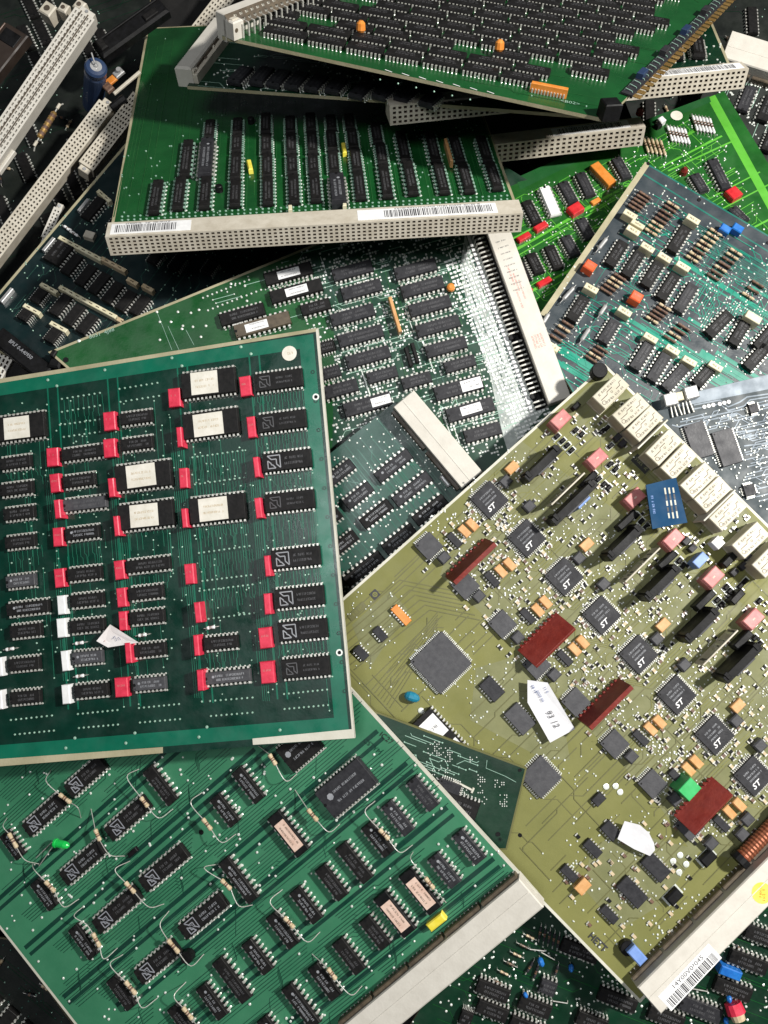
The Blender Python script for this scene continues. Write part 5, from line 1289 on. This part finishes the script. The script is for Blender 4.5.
# ================================================================== top left: loose sockets and dark clutter
def loose_socket(name, label, a, c, w, H, cols, rows, za, zc, m='conn', group=None, groove=False, fx=.5, fy=.5):
    (x1, y1), (x2, y2) = a, c
    dx, dy = x2-x1, y2-y1; l = math.hypot(dx, dy); ex, ey = -dy/l*40, dx/l*40
    b = Bd(name, label, 'connector', ((x1, y1, za), (x2, y2, zc), (x1+ex, y1+ey, za-6)), (x1, y1, x2, y2), group)
    x, y, L, an = b.seg(a, c, 0, False)
    mb = MB()
    hole_face(mb, (-L/2, -w/2, 0), (L, 0, 0), (0, w, 0), (0, 0, 1), cols, rows, 2, 1.2, 4, m, 'conn_hole', fx, fy)
    mb.loft([[(-L/2, -w/2, -H), (L/2, -w/2, -H), (L/2, w/2, -H), (-L/2, w/2, -H)], [(-L/2, -w/2, 0), (L/2, -w/2, 0), (L/2, w/2, 0), (-L/2, w/2, 0)]], m, cap=False)
    o = b.put('housing', mb, x, y, 0, an)
    for sg in (1, -1):
        g = MB(); g.box(0, 0, -H-3, -2, 7, w*.7, m, 0, .8); g.cyl((0, 0, -2.2), (0, 0, -.8), 2, 'silver', 10); b.put('end_lug', g, (x+math.cos(an)*sg*(L/2+3.6)), (y+math.sin(an)*sg*(L/2+3.6)), 0, an)
    if groove:
        for t in (1/3, 2/3):
            g = MB(); g.box(0, (t-.5)*w, .05, .9, L, 1.2, 'conn_brown'); b.put('groove_strip', g, x, y, 0, an)  # groove shade put in as dark strips between the slot rows
    g = MB()
    for i in range(int(L/7)):
        for j in (-.25, .25): g.box(-L/2+4+i*7, j*w, -H-9, -H, 1.2, 1.2, 'tin')
    b.put('contact_legs', g, x, y, 0, an)
    return b
loose_socket('pin_socket', 'wide white pin socket with three double rows of slots at the upper left corner', (-20, 168), (85, 13), 27, 20, 36, 6, -185, -205, 'conn_white', groove=True, fx=.62, fy=.4)
loose_socket('pin_socket', 'long beige pin socket with four rows of holes running down to the left edge', (-20, 270), (106, 104), 20, 20, 48, 4, -180, -215)
loose_socket('pin_socket', 'short beige pin socket beside the edge of the grass green board', (86, 166), (140, 96), 20, 16, 18, 5, -195, -225)
loose_socket('pin_socket', 'beige pin socket poking out at the top behind the white socket corner', (192, 40), (246, -30), 24, 16, 18, 5, -350, -360)
loose_socket('pin_socket', 'short white socket piece between the long beige pin socket and the navy board edge', (45, 238), (58, 208), 10, 10, 8, 2, -185, -190, 'conn_white')
loose_socket('pin_socket', 'white slotted socket end at the left edge just above the dark teal board', (-6, 378), (8, 352), 16, 10, 5, 3, -90, -90, 'conn_white', fx=.7)
def solo(name, label, cat, px, py, z, ang=0, group=None):
    return Bd(name, label, cat, ((px, py, z), (px+20, py, z), (px, py-20, z-4)), (px, py, px+20*math.cos(ang), py-20*math.sin(ang)), group)
t = solo('capacitor', 'blue cylindrical capacitor can with a wire lead among the dark clutter at upper left', 'capacitor', 96, 66, -190)
mb = MB(); Q = Vector(t.p(93, 106, -80)) ; mb.spin((0, 0, 0), (Q.x, Q.y, -80), [(0, 7, 'silver'), (.01, 11.5, 'bluecan'), (.04, 13.5, 'bluecan'), (.10, 13.2, 'bluecan'), (.13, 12.4, 'bluecan'), (.17, 13.4, 'bluecan'), (.95, 13.4, 'bluecan'), (1, 12, 'bluecan')], 'bluecan', 24)
t.put('can', mb)
mb = MB(); mb.tube([(0, 0, -1), (0, 1, 6), (-3, 11, 9)], 1.0, 'silver'); mb.cyl((0, 0, -1), (0, .3, 2), 2.6, 'silver', 12); t.put('wire_lead', mb)
t = solo('resistor', 'brown ribbed wire resistor lying in the dark clutter between the two beige pin sockets', 'resistor', 46, 124, -195)
mb = MB(); A, B = t.p(39, 138), t.p(55, 112); A, B = Vector((*A, 0)), Vector((*B, 0)); d = (B-A).normalized()
mb.spin(A, B, [(0, 2, 'gold')]+[(.05+.9*k/16, 4.0 if k % 2 else 3.4, 'gold' if k % 4 < 2 else 'rbrown') for k in range(17)]+[(1, 2, 'gold')], 'gold', 12); t.put('body', mb)
for nm, P, s in (('wire_lead', A, -1), ('wire_lead', B, 1)): mb = MB(); mb.tube([P, P+d*s*9, P+d*s*16+Vector((0, 0, -5))], .9, 'tin'); mb.cyl(P+d*s*5, P+d*s*12, 1.9, 'conn', 8); t.put(nm, mb)
t = solo('metal_plate', 'dark brown rectangular block with a coppery edge at the left edge of the heap', 'metal block', 0, 50, -200, .9)
mb = MB(); mb.box(0, 0, -14, 0, 70, 34, 'brown', 0, 1.5); mb.box(0, 17.2, -10, .6, 66, 1.6, 'rbrown', 0, .3); mb.box(20, 0, 0, 1.2, 18, 24, 'black', 0, .5); t.put('block', mb)
for i, (x, y, a, s, lab) in enumerate(((47, 8, .9, 17, 'larger beige square block beside the white socket at the top edge'), (63, 7, 1.0, 12, 'smaller beige block in the middle of three at the top edge'), (79, 4, .9, 13, 'grey beige block right of the other blocks at the top edge'))):
    t = solo('plastic_block', lab, 'plastic block', x, y, -215, a, 'blocks at the top edge'); mb = MB(); mb.box(0, 0, -20, 0, s, s, 'conn', 0, 1.5); mb.cyl((0, 0, 0), (0, 0, 1), s*.22, 'conn_hole', 10); t.put('block', mb)
t = solo('plastic_casing', 'black moulded plastic casing lying across the top of the dark clutter', 'plastic casing', 130, 26, -240, .62)
mb = MB(); mb.box(0, 0, -14, 0, 105, 26, 'black', 0, 3); mb.box(0, 8, 0, 3, 95, 3, 'black', 0, .8); mb.box(-44, 0, 0, 5, 10, 16, 'chip', 0, 1.5); mb.box(30, -4, 0, 3, 20, 9, 'chip', 0, 1); t.put('casing_shell', mb)
t = solo('transistor', 'bright metal transistor with orange insulator beside the blue capacitor can', 'transistor', 118, 72, -215, .7)
mb = MB(); mb.box(0, 0, -4, 0, 13, 9, 'silver', 0, .8); mb.cyl((2, 0, 0), (2, 0, 4), 3, 'silver', 14); t.put('case', mb)
mb = MB(); mb.box(-13, 0, -5, -2, 14, 9, 'orange', 0, .8); mb.box(-22, -5, -6, -1, 10, 12, 'rbrown', 0, 1); t.put('insulator', mb)
mb = MB(); mb.box(0, -14, -8, -5, 44, 4, 'conn', 0, .8); t.put('strip', mb)
t = solo('capacitor', 'small black cylinder just above the short beige pin socket', 'capacitor', 118, 103, -215, .65); mb = MB(); mb.spin((-11, 0, 0), (11, 0, 0), [(0, 4, 'black'), (.05, 5, 'black'), (.95, 5, 'black'), (1, 4, 'black')], 'black', 14); t.put('can', mb)
t = solo('bracket', 'grey metal bracket strip at the left edge below the wide white socket', 'bracket', 4, 160, -200, .95); mb = MB(); mb.box(0, 0, -6, 0, 34, 9, 'conn_white', 0, .8); t.put('strip', mb)

# ---- darker boards deep in the heap
def deep(label, z, poly, ud, nchip, top='pcb_black', seed=1, box=None, m='chip', comp=10):
    b = Bd('circuit_board', label, 'circuit board', z, ud)
    rr = random.Random(seed)
    def fn(mb):
        routes(b, mb, poly, 120, False, 10, 50, .8, 'pcb_deep', .7, 'solder_dim', 4); vias(b, mb, box, 40, 1.0, 'pcb_greygreen', poly)
    substrate(b, poly, top, 'laminate_edge', fn=fn)
    P = [b.p(*q) for q in poly]; used = []; tries = 0
    while len(used) < nchip and tries < 900:
        tries += 1; px, py = rr.uniform(box[0], box[2]), rr.uniform(box[1], box[3]); x, y = b.p(px, py); x = round(x/24)*24; y = round(y/52)*52
        if (x, y) in used or not all(inside(x+a, y+c, P) for a in (-11, 11) for c in (-26, 26)): continue
        used.append((x, y)); me = cached(('dd', rr.randrange(2)), lambda: dip_body(44, 13.5, 8, m, '0', 2)); o = b.put('dip_chip', me, x, y, 0, math.pi/2)
        for sd in (1, -1): b.put('pin_row', cached(('pd', sd), lambda: pin_row_mesh(44, 8, 13.5, 8, sd, 'tin')), parent=o)
    for k in range(comp):
        px, py = rr.uniform(box[0], box[2]), rr.uniform(box[1], box[3])
        if inside(px, py, poly): a = rr.uniform(0, 3); resistor(b, px, py, px+8*math.cos(a), py+8*math.sin(a), r=2, m=rr.choice(('tan', 'conn_brown', 'chip_mid')), z=3)
    return b
deep('dark board deep in the clutter at the upper left, under the sockets', ((0, 250, -245), (120, 0, -375), (0, 0, -370)), [(-90, 300), (-90, -40), (150, -40), (150, 130), (40, 290)], (0, 0, 60, -20), 16, seed=3, box=(-10, 0, 150, 280), comp=16)
deep('dark board lying deepest under the topmost boards at the top right', ((560, 20, -345), (760, 20, -335), (700, 200, -270)), [(520, -40), (800, -40), (800, 260), (640, 320), (500, 160)], (560, 20, 760, 24), 10, seed=5, box=(640, 0, 768, 110), comp=6)
deep('dark dusty board at the lower left corner under the bright green board', ((0, 960, -95), (60, 1010, -95), (0, 1040, -98)), [(-80, 930), (10, 940), (120, 1090), (-80, 1090)], (0, 960, 60, 1010), 3, 'pcb_black', seed=9, box=(-10, 940, 80, 1024), comp=14)
deep('shadowed board filling the gap between the navy and the grass green board', ((150, 260, -150), (420, 230, -165), (300, 420, -130)), [(60, 240), (430, 120), (560, 200), (420, 420), (120, 400)], (120, 260, 420, 230), 8, 'pcb_deep', seed=6, box=(110, 240, 330, 290), comp=5)

# ================================================================== setting
def ground():
    mb = MB(); n = 60; X0, X1, Y0, Y1 = -1500, 1500, -1500, 1700
    rr = random.Random(2); H = [[-250-.24*(Y0+(Y1-Y0)*j/n)*1.02+rr.uniform(-8, 8)-10 if 1 else 0 for i in range(n+1)] for j in range(n+1)]
    for j in range(n):
        for i in range(n):
            q = []
            for a, c in ((0, 0), (1, 0), (1, 1), (0, 1)):
                x = X0+(X1-X0)*(i+a)/n; y = Y0+(Y1-Y0)*(j+c)/n; q.append((x, y, -262-.245*y+(H[j+c][i+a]+250+.24*y*1.02+10)*0+rr_h[(i+a, j+c)]))
            mb.face(q, 'soil')
    me = mb.mesh('ground'); o = link(bpy.data.objects.new('ground', me)); o.matrix_world = G; o['kind'] = 'structure'
rq = random.Random(4); rr_h = {(i, j): rq.uniform(-10, 6) for i in range(61) for j in range(61)}
ground()

# ================================================================== camera, lamps, world
cd = bpy.data.cameras.new('camera'); cam = link(bpy.data.objects.new('camera', cd)); cam.matrix_world = G @ Matrix.Translation((0, 0, D*S))
cd.sensor_fit = 'VERTICAL'; cd.sensor_height = 24; cd.lens = 12/(512/D); cd.clip_start = .01; cd.clip_end = 20
sc.camera = cam
def lamp(name, px, py, z, tx, ty, size, watts, col):
    ld = bpy.data.lights.new(name, 'AREA'); ld.shape = 'DISK'; ld.size = size*S; ld.energy = watts; ld.color = col
    o = link(bpy.data.objects.new(name, ld)); p = Vector((px-384, 512-py, z))*S; t = Vector((tx-384, 512-ty, -60))*S
    q = (t-p).to_track_quat('-Z', 'Y'); o.matrix_world = G @ Matrix.Translation(p) @ q.to_matrix().to_4x4(); return o
lamp('lamp', 1750, -80, 1600, 480, 560, 130, 15.8, (1, .97, .92))
lamp('fill_light', -100, 200, 2600, 384, 512, 900, 5., (.95, .97, 1))  # unseen overhead fill added for reflections and the dim upper left
w = bpy.data.worlds.new('World'); sc.world = w; w.use_nodes = True
w.node_tree.nodes['Background'].inputs[0].default_value = (.8, .9, 1, 1); w.node_tree.nodes['Background'].inputs[1].default_value = .05
sc.render.engine = 'CYCLES'
sc.view_settings.view_transform = 'Standard'; sc.view_settings.look = 'None'; sc.view_settings.gamma = 1; sc.view_settings.exposure = 0
